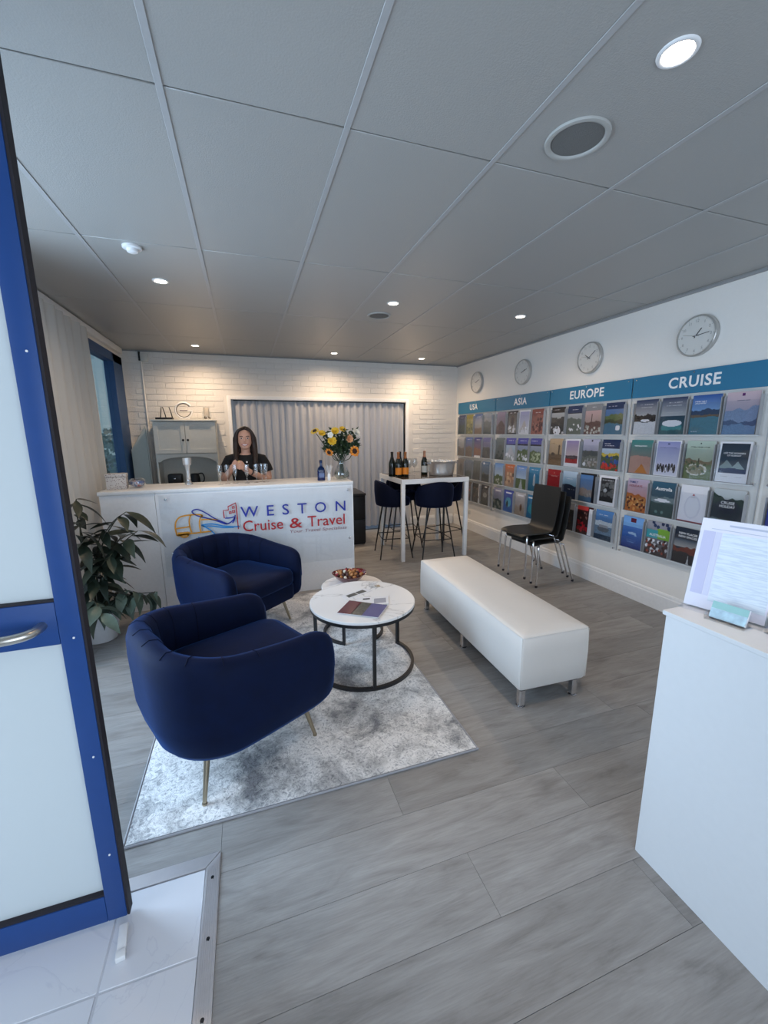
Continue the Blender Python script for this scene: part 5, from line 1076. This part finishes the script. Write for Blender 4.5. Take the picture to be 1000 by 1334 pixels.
flat_poly('leaflet', 'white leaflet with two small photographs, rearmost on the marble table', 'leaflet', [(.565, 2.50), (.775, 2.60), (.735, 2.665), (.545, 2.575)], TZ, [M_PAPER, ('photo', M_PH, (.15, .5, .2, .75)), ('photo', M_PH, (.53, .85, .2, .75))], 'leaflets on the marble table')
flat_poly('leaflet', 'white printed leaflet at the right of the marble table', 'leaflet', [(.590, 2.36), (.812, 2.345), (.850, 2.47), (.64, 2.505)], TZ+.0024, [M_PAPER, ('heading', M_BLACK, (.2, .42, .72, .86)), ('text_block', mat('print_grey', (.35, .35, .40), .5), (.55, .92, .2, .75))], 'leaflets on the marble table')
flat_poly('brochure', 'folded brochure in maroon, photograph and purple panels on the marble table', 'brochure', [(.462, 2.315), (.683, 2.165), (.797, 2.318), (.580, 2.475)], TZ+.0050, [M_PAPER, ('cover', M_MAR, (.01, .34, .01, .99)), ('photo', M_PH, (.34, .6, .01, .99)), ('cover', M_PUR, (.6, .99, .01, .99)), ('heading', M_PAPER, (.33, .345, .02, .9))], None, .002)
t = thing('glass_trinket', 'small clear faceted trinket at the back of the marble table', 'ornament', (.80, 2.665, TZ))
part('crystal', MB().lathe([(.02, 0), (.035, .01), (.028, .022), (.008, .03)], n=7), M_GLASS, t); part('tag', MB().box(.02, .055, -.01, .02, .0, .004), mat('tan_tag', (.45, .36, .26), .5), t)
BX, BY = .705, 2.985
t = thing('glass_bowl', 'dark red glass bowl of snacks on the smaller marble table', 'bowl', (BX, BY, TZ2))
mb = MB(); nn = 36
def brow(r, z, wav=0): return [(r*cos(2*pi*k/nn), r*sin(2*pi*k/nn)*.92, z+wav*cos(4*pi*k/nn)) for k in range(nn)]
mb.rings([brow(.045, 0), brow(.060, .008), brow(.100, .040), brow(.136, .078, .006), brow(.132, .079, .006), brow(.096, .044), brow(.056, .014), brow(.002, .012)])
part('bowl', mb, mat('dark_red_glass', (.14, .025, .02), .12, coat=.6), t, smooth=60)
random.seed(21)
sc_ = [mat('sweet_caramel', (.42, .18, .06), .5), mat('sweet_dark', (.06, .02, .015), .5), mat('sweet_cream', (.68, .60, .48), .5), mat('sweet_red', (.35, .03, .05), .4)]
sm_ = []
for m_ in sc_:
    b_ = MB().lathe([(.004, -.012), (.012, -.008), (.0145, 0), (.011, .009), (.003, .012)], n=7); b_.v = [(x*1.25, y*.85, z) for x, y, z in b_.v]; sm_.append(b_.mesh('sweet', m_, 50))
n_ = 0
for r_, cnt_, z_ in ((.0, 1, .093), (.036, 7, .088), (.068, 12, .080), (.097, 17, .068), (.04, 6, .066)):
    for k in range(cnt_):
        a_ = 2*pi*k/max(1, cnt_)+r_*9; ci = random.choice([0, 0, 0, 1, 1, 2, 3])
        o = link('snack_piece', sm_[ci], None, (BX+r_*cos(a_), BY+r_*sin(a_)*.92, TZ2+z_+random.uniform(-.002, .004)), (random.uniform(0, 3), random.uniform(0, 3), random.uniform(0, 3)))
        nmc = ['caramel brown', 'dark chocolate brown', 'cream white', 'deep red'][ci]
        tag(o, f'{nmc} snack piece heaped in the dark red glass bowl', 'snack', f'{nmc} snack pieces in the bowl')

# ------------------------------------------------------------------ white bench
t = thing('bench', 'long white leatherette bench on short chrome legs', 'bench', (1.598, 2.425, 0), radians(-1.6))
BWd, BLn = .225, .735
mb = MB(); prof = [(-.03, .128), (-.006, .130), (0, .142), (.004, .25), (.004, .36), (.0, .437), (-.006, .448), (-.012, .452), (-.03, .457), (-.12, .462)]
mb.rings([[(x, y, z) for x, y in rrect(2*BWd+2*o_, 2*BLn+2*o_, .018, 3)] for o_, z in prof])
bn = part('cushion', mb, M_LEATHER, t, smooth=50)
part('piping', MB().tube([(x, y, .446) for x, y in rrect(2*BWd-.006, 2*BLn-.006, .016, 3)], .0032, 6, loop=True), M_LEATHER, bn)
for sx, sy in ((-1, -1), (1, -1), (1, 1), (-1, 1)): part('corner_seam', MB().tube([(sx*(BWd-.003), sy*(BLn-.003), .14), (sx*(BWd-.001), sy*(BLn-.001), .30), (sx*(BWd-.004), sy*(BLn-.004), .442)], .0022, 5), M_LEATHER, bn)
part('base_frame', MB().box(-BWd+.03, BWd-.03, -BLn+.03, BLn-.03, .110, .127), M_BLACK, t)
for sx in (-1, 1):
    for sy in (-1, 0, 1):
        lg = part('leg', MB().extr(rrect(.036, .036, .004, 2, sx*(BWd-.045), sy*(BLn-.045)), .014, .1095), M_CHROME, t)
        part('foot', MB().lathe([(.022, 0), (.024, .003), (.024, .008), (.01, .0135)], (sx*(BWd-.045), sy*(BLn-.045), 0), 16), M_CHROME, lg, smooth=40)

# ------------------------------------------------------------------ stacked chairs by the brochure wall
def stack_chair(label, loc, rotz):
    t = thing('stacking_chair', label, 'chair', loc, rotz, 'stacked black chairs')
    # moulded one piece shell: rows along a side profile (y, z, half width, dish); front is -y
    rows = [(-.235, .420, .165, 0), (-.225, .437, .185, .0), (-.15, .448, .200, .004), (-.05, .444, .208, .010), (.05, .438, .205, .014), (.12, .440, .185, .014), (.150, .462, .172, .010), (.165, .51, .172, .010), (.172, .58, .182, .014), (.182, .68, .190, .016), (.192, .78, .192, .016), (.200, .865, .190, .014), (.204, .90, .184, .012)]
    pts = []; n = 14
    for i, (y, z, w, dsh) in enumerate(rows):
        a = rows[max(0, i-1)]; b = rows[min(len(rows)-1, i+1)]; ty, tz = b[0]-a[0], b[1]-a[1]; l = math.hypot(ty, tz); ny_, nz_ = -tz/l, ty/l
        r = []
        for k in range(n+1):
            u = -1+2*k/n; q = dsh*(u*u)
            r.append((w*u, y+ny_*q, z+nz_*q))
        for k in range(n, -1, -1):
            u = -1+2*k/n; q = dsh*(u*u)-.010
            r.append((w*u, y+ny_*q, z+nz_*q))
        pts.append(r)
    part('shell', MB().rings(pts), M_PLAST, t, smooth=50)
    for sx in (-1, 1):
        part('leg', MB().tube(spline([(sx*.10, -.12, .432), (sx*.185, -.185, .424), (sx*.205, -.205, .395), (sx*.212, -.212, .20), (sx*.215, -.215, .012)], 4), .0095, 10), M_CHROME, t, smooth=60)
        part('leg', MB().tube(spline([(sx*.10, .08, .418), (sx*.185, .115, .415), (sx*.200, .135, .39), (sx*.212, .20, .20), (sx*.222, .265, .012)], 4), .0095, 10), M_CHROME, t, smooth=60)
        part('rubber_foot', MB().lathe([(.012, 0), (.013, .004), (.012, .022)], (sx*.215, -.215, 0), 10), M_RUBBER, t)
        part('rubber_foot', MB().lathe([(.012, 0), (.013, .004), (.012, .022)], (sx*.222, .265, 0), 10), M_RUBBER, t)
    part('crossbar', MB().tube([(-.10, -.12, .430), (0, -.12, .427), (.10, -.12, .430)], .008, 8), M_CHROME, t)
    part('crossbar', MB().tube([(-.10, .08, .416), (0, .08, .414), (.10, .08, .416)], .008, 8), M_CHROME, t)
    return t
SX, SY = 2.835, 3.47
c0_ = stack_chair('black moulded chair at the bottom of the stack of three', (SX+.055, SY-.02, 0), radians(-86))
dup(c0_, (SX+.00, SY-.005, .048), radians(-86), 'black moulded chair in the middle of the stack of three')
dup(c0_, (SX-.055, SY+.01, .096), radians(-88), 'black moulded chair on top of the stack of three')

# ------------------------------------------------------------------ bar table, stools, bottles
BTZ = 1.012
t = thing('bar_table', 'tall white square-legged bar table with a dark glass top', 'table', (2.155, 4.875, 0))
hx, hy = .445, .425
for sx in (-1, 1):
    for sy in (-1, 1): part('leg', MB().box(sx*hx-(.045 if sx > 0 else 0), sx*hx+(.045 if sx < 0 else 0), sy*hy-(.045 if sy > 0 else 0), sy*hy+(.045 if sy < 0 else 0), 0, BTZ-.061), M_WHITE, t, bevel=.004)
fr = MB().box(-hx, hx, -hy, -hy+.045, BTZ-.06, BTZ-.003).box(-hx, hx, hy-.045, hy, BTZ-.06, BTZ-.003).box(-hx, -hx+.045, -hy+.045, hy-.045, BTZ-.06, BTZ-.003).box(hx-.045, hx, -hy+.045, hy-.045, BTZ-.06, BTZ-.003)
part('frame', fr, M_WHITE, t)
part('glass_top', MB().box(-hx+.02, hx-.02, -hy+.02, hy-.02, BTZ-.0028, BTZ), mat('brown_glass_top', (.10, .075, .06), .08, spec=.8), t, bevel=.001, seg=1)
def stool(label, loc, rotz):
    t = thing('bar_stool', label, 'stool', loc, rotz, 'navy velvet bar stools')
    n1 = 40; rings = []
    for k in range(n1+1):
        a_ = radians(-38+256*k/n1); u = max(0, sin(a_)); s = min(k, n1-k)/n1
        h = .775+.20*min(1, s*5.0)**.8*(.55+.45*max(0, sin(a_)))
        x, y = .232*cos(a_), .215*sin(a_); nx_, ny_ = cos(a_), sin(a_)
        pr = [(-.035, .655), (-.008, .665), (.0, .70), (.012, (h+.7)/2), (.010, h-.02), (-.004, h), (-.024, h-.004), (-.034, h-.03), (-.036, .76), (-.05, .66)]
        rings.append([(x+nx_*o_, y+ny_*o_, z_) for o_, z_ in pr])
    part('shell', MB().rings(rings), M_VELVETD, t, smooth=60)
    part('seat', MB().rings([[(x, y, z) for x, y in rrect(.39+2*o_, .38+2*o_, .16, 6, cy=-.02)] for o_, z in ((-.04, .655), (0, .665), (.008, .70), (.004, .745), (-.03, .765), (-.10, .77))]), M_VELVETD, t, smooth=60)
    for sx in (-1, 1):
        for sy in (-1, 1): part('leg', MB().tube([(sx*.12, sy*.11-.01, .66), (sx*.215, sy*.205-.01, 0.004)], [.011, .008], 8), M_BLACK, t, smooth=60)
    q = .255; f_ = 1-q/.66; a_, b_ = .12+.095*f_, .11+.095*f_
    part('footrest', MB().tube([(-a_, -b_-.01, q), (a_, -b_-.01, q), (a_, b_-.01, q), (-a_, b_-.01, q)], .006, 8, loop=True), M_BLACK, t)
    return t
st = stool('navy bar stool at the left side of the bar table, by the bottles', (1.715, 4.80, 0), radians(82))
dup(st, (2.02, 5.19, 0), radians(-8), 'dark bar stool at the far side of the table, behind the near leg')
dup(st, (2.18, 4.56, 0), radians(176), 'navy bar stool with its back to the camera, under the table front')
dup(st, (2.515, 4.93, 0), radians(-75), 'dark bar stool at the right side of the bar table, mostly behind the front stool')
# move the first stool's facing so that its back is outward
bprof = [(.0405, 0), (.043, .004), (.043, .15), (.040, .175), (.022, .225), (.0155, .245), (.0150, .285), (.0165, .287), (.0165, .298), (.014, .300)]
M_BOT = mat('dark_green_bottle', (.008, .012, .008), .08, coat=.5); M_FOIL = mat('black_foil', (.02, .02, .02), .35, .3); M_OFOIL = mat('orange_foil', (.40, .15, .05), .35, .3); M_OLAB = mat('orange_label', (.80, .26, .02), .5); M_WLAB = mat('pale_label', (.62, .60, .55), .5)
def bottle(label, loc, lab, foil, name='champagne_bottle', rot=0, grp='champagne bottles on the bar table'):
    t = thing(name, label, 'bottle', loc, rot, grp)
    part('glass', MB().lathe(bprof[:8], n=24), M_BOT, t, smooth=50)
    part('foil', MB().lathe([(.0225, .2255), (.0165, .246), (.0162, .285), (.0178, .288), (.0178, .303), (.012, .306)], n=20), foil, t, smooth=50)
    r_ = .0436; mb = MB().rings([[(r_*sin(radians(g)), -r_*cos(radians(g)), z) for g in range(-75, 76, 10)] for z in (.030, .115)], cap=False, closed=False)
    o = part('label', mb, lab, t, smooth=60); o['label'] = 'orange label' if lab is M_OLAB else 'pale label'
bottle('front champagne bottle with orange label and orange foil, left of the pair', (1.772, 4.735, BTZ+.0005), M_OLAB, M_OFOIL)
bottle('front champagne bottle with orange label, right of the pair', (1.868, 4.745, BTZ+.0005), M_OLAB, M_OFOIL)
bottle('rear black foil champagne bottle at the left of the bottle group', (1.725, 4.835, BTZ+.0005), M_FOIL, M_FOIL)
bottle('rear black foil champagne bottle showing between the orange pair', (1.835, 4.85, BTZ+.0005), M_FOIL, M_FOIL)
bottle('gold foiled champagne bottle standing left of the ice bucket', (2.195, 4.90, BTZ+.0005), M_WLAB, mat('copper_foil', (.45, .22, .14), .35, .5))
wg = [(.032, 0), (.032, .002), (.006, .006), (.004, .015), (.0035, .085), (.012, .095), (.030, .12), (.037, .15), (.033, .195), (.029, .215), (.028, .215), (.032, .195), (.0355, .15), (.028, .12), (.010, .098)]
wgm = MB().lathe(wg[3:], n=22, cap=False).mesh('bowl', M_GLASS, 60); wgf = MB().lathe(wg[:4], n=22).mesh('foot', M_GLASS, 60)
for x, y, lb in ((1.985, 4.90, 'wine glass on the bar table, the one nearer the bottles'), (2.065, 4.92, 'wine glass on the bar table, the one nearer the ice bucket')):
    t = thing('wine_glass', lb, 'glass', (x, y, BTZ+.0005), 0, 'wine glasses'); link('bowl', wgm, t); link('foot', wgf, t)
t = thing('ice_bucket', 'large polished steel ice bucket with two ring handles', 'bucket', (2.375, 4.77, BTZ+.0005))
part('tub', MB().lathe([(.145, 0), (.152, .003), (.156, .012), (.160, .05), (.172, .14), (.184, .172), (.190, .178), (.188, .183), (.180, .178), (.168, .14), (.156, .05), (.150, .015), (.002, .012)], n=48), mat('polished_steel', (.86, .85, .83), .30, .85), t, smooth=50)
for s_ in (-1, 1):
    part('handle', MB().tube(spline([(s_*.172, -.035, .15), (s_*.205, -.035, .158), (s_*.218, 0, .158), (s_*.205, .035, .158), (s_*.172, .035, .15)], 4), .007, 8), M_CHROME, t, smooth=60)
random.seed(3)
icm = MB().cbox((0, 0, 0), (.034, .034, .030)).mesh('ice_cube', mat('ice', (.80, .84, .88), .15), bevel=.006)
part('ice_bed', MB().lathe([(.150, .06), (.163, .140), (.08, .150), (.002, .15)], n=30), mat('ice', (.80, .84, .88), .15), t, smooth=60)
for k in range(16):
    a_ = k*2.4; r_ = .018+.125*math.sqrt(k/16)
    o = link('ice_cube', icm, None, (2.375+r_*cos(a_), 4.77+r_*sin(a_), BTZ+.172+.003*(k % 3)), (random.uniform(-.3, .3), random.uniform(-.3, .3), random.uniform(0, 3)))
    tag(o, 'clear ice cube heaped on top of the steel ice bucket', 'ice cube', 'ice cubes in the bucket')

# ------------------------------------------------------------------ potted plant at the curtain
def leaf_mesh(Ln, Wd, droop, m, name='leaf'):
    mb = MB(); n = 7; rows = []
    for k in range(n+1):
        u = k/n; w = Wd*sin(pi*min(.98, max(.03, u**.85)))*.5; x = Ln*u*(1-.15*u*droop); z = -droop*Ln*.45*u*u
        rows.append([(x, -w, z+.22*w), (x, 0, z), (x, w, z+.22*w)])
    mb.rings(rows, cap=False, closed=False)
    return mb.mesh(name, m, 60)
lms = [leaf_mesh(.25, .068, .5, M_LEAF), leaf_mesh(.27, .075, .9, M_LEAF), leaf_mesh(.20, .06, .2, M_LEAF), leaf_mesh(.17, .085, .7, M_LEAFL), leaf_mesh(.20, .075, 1.1, M_LEAFL)]
random.seed(12)
PX, PY = -1.15, 3.47
t = thing('potted_rubber_plant', 'tall potted plant with dark drooping leaves beside the white curtain', 'plant', (PX, PY, 0))
part('pot', MB().lathe([(.095, 0), (.105, .004), (.125, .12), (.135, .20), (.142, .225), (.135, .228), (.118, .20), (.002, .195)], n=36), M_POT, t, smooth=50)
part('soil', MB().lathe([(.117, .196), (.112, .203), (.002, .208)], n=24), M_SOIL, t)
stems = [[(.0, 0, .2), (.03, -.03, .5), (.10, -.05, .75), (.20, -.06, .92), (.28, -.05, .99)], [(-.02, .02, .2), (-.02, .02, .5), (-.03, 0, .8), (-.04, -.02, 1.02), (-.02, -.04, 1.10)],
         [(.03, .02, .2), (.06, .03, .45), (.12, .04, .65), (.20, .03, .78)], [(.03, -.03, .2), (.10, -.06, .34), (.22, -.10, .40), (.34, -.12, .36)], [(-.01, -.04, .2), (.02, -.14, .36), (.08, -.26, .38), (.13, -.34, .32)],
         [(.02, .0, .2), (.02, .0, .45), (.05, -.02, .7), (.11, -.03, .86)], [(.02, -.02, .2), (.08, -.04, .5), (.20, -.05, .72), (.34, -.05, .84)], [(.02, .02, .2), (.10, -.02, .30), (.24, -.04, .34), (.42, -.04, .34)],
         [(.0, -.03, .2), (.03, -.10, .42), (.09, -.14, .60), (.18, -.14, .70)], [(-.02, -.02, .2), (-.01, -.10, .5), (.0, -.14, .75), (.02, -.16, .95)]]
for si, s_ in enumerate(stems):
    sp_ = [Vector(p) for p in spline(s_, 5)]; part('stem', MB().tube(sp_, [.007-.004*k/len(sp_) for k in range(len(sp_))], 6), M_STEM, t, smooth=60)
    low = si in (3, 4, 7); n_l = 14 if not low else 13
    for k in range(n_l):
        f_ = (.30 if not low else .2)+(.72 if not low else .8)*k/(n_l-1); p = sp_[min(len(sp_)-1, int(f_*(len(sp_)-1)))]
        az = k*2.4+si+random.uniform(-.4, .4)
        if cos(az)*1 < -.3 and p.x < .05: az += pi*.6
        mm = random.choice(lms[3:]) if low else random.choice(lms[:3]+([lms[3]] if k < 2 else []))
        link('leaf', mm, t, tuple(p), (random.uniform(-.5, .5), random.uniform(-.25, .55) if not low else random.uniform(.1, .9), az))

# ------------------------------------------------------------------ kiosk in the right foreground
t = thing('white_display_plinth', 'large plain white reception plinth in the right foreground', 'plinth', (1.29, .906, 0))
part('front_panel', MB().box(0, .016, -1.5, 0, .0, .950), M_KIOSK, t, bevel=.001, seg=1)
part('end_panel', MB().box(.0165, .36, -.016, 0, 0, .950), M_KIOSK, t, bevel=.001, seg=1)
part('back_panel', MB().box(.344, .36, -1.5, -.0165, 0, .950), M_KIOSK, t)
part('top', MB().box(-.010, .37, -1.51, .006, .9505, .966), M_KIOSK, t, bevel=.0015, seg=1)
KZ = .9665
t = thing('paper_stand', 'clear leaning stand holding a faint printed sheet on the plinth', 'sign stand', (1.412, .818, KZ), radians(-75))
t.rotation_euler = (0, 0, radians(-75))
lean = Matrix.Rotation(radians(-13), 4, 'X')
part('backplate', MB().box(-.108, .108, 0, .003, .004, .305).xf(lean), M_CLEAR, t)
part('foot', MB().box(-.108, .108, -.035, .09, 0, .003), M_CLEAR, t)
def sheet_mat():
    m = bpy.data.materials.new('faint_printed_sheet'); m.use_nodes = True; nt = m.node_tree; L = nt.links; b = nt.nodes['Principled BSDF']
    tcn = nt.nodes.new('ShaderNodeTexCoord'); mp = nt.nodes.new('ShaderNodeMapping'); mp.inputs['Scale'].default_value = (60, 1, 9); n = nt.nodes.new('ShaderNodeTexNoise'); n.inputs['Scale'].default_value = 9; n.inputs['Detail'].default_value = 4
    L.new(tcn.outputs['Object'], mp.inputs[0]); mp.inputs['Scale'].default_value = (2.5, 1, 26); L.new(mp.outputs[0], n.inputs['Vector'])
    r = ramp(nt, [(.40, (.54, .62, .72)), (.52, (.63, .71, .79)), (.7, (.68, .75, .82))]); L.new(n.outputs['Fac'], r.inputs[0]); L.new(r.outputs[0], b.inputs['Base Color']); b.inputs['Roughness'].default_value = .35
    return m
sh_ = part('paper', MB().box(-.105, .105, -.0015, -.0005, .006, .303).xf(lean), mat('bright_paper', (.68, .69, .80), .35, var=0), t)
def onp(x0, x1, z0, z1, m, nm, dy=.0004): part(nm, MB().box(x0, x1, -.0016-dy, -.0016, z0, z1).xf(lean), m, sh_)
M_LAV = mat('lavender_print', (.50, .51, .70), .4, var=0); M_FNT = sheet_mat(); M_GRT = mat('grey_print', (.42, .46, .58), .5)
onp(-.095, -.062, .05, .262, M_LAV, 'table_column'); onp(-.060, -.045, .05, .262, mat('pale_lavender_print', (.58, .60, .75), .4), 'table_column'); onp(-.043, .100, .035, .262, M_FNT, 'table_body')
onp(-.03, .07, .284, .290, M_GRT, 'heading')
onp(-.075, .09, .270, .272, M_GRT, 'rule')
def card_holder(label, x, y, rz, c1, c2):
    t = thing('card_holder', label, 'card holder', (x, y, KZ), rz); ln = Matrix.Rotation(radians(-22), 4, 'X')
    part('holder', MB().box(-.05, .05, .012, .014, .0, .045).xf(ln).box(-.05, .05, -.016, .04, 0, .002).box(-.05, .05, -.018, -.016, 0, .016).box(-.0515, -.050, -.018, .03, 0, .022).box(.050, .0515, -.018, .03, 0, .022), M_ACR, t)
    cs = part('card_stack', MB().box(-.046, .046, .0, .0112, .006, .058).xf(ln), M_PAPER, t)
    part('card_face', MB().box(-.046, .046, -.0006, -.0001, .006, .036).xf(ln), c1, cs); part('card_heading', MB().box(-.046, .046, -.0006, -.0001, .0362, .058).xf(ln), c2, cs)
    return t, cs, ln
M_C1 = mat('icy_blue_print', (.42, .60, .80), .3, bump=(40, 0), var=.5); M_C2 = mat('mint_print', (.28, .52, .52), .3)
card_holder('card holder with icy blue travel cards before the paper stand', 1.365, .775, radians(-79), M_C1, M_C2)
card_holder('card holder with deep blue cards at the right frame edge', 1.42, .645, radians(-90), mat('deep_blue_print', (.06, .14, .50), .3), M_C2)
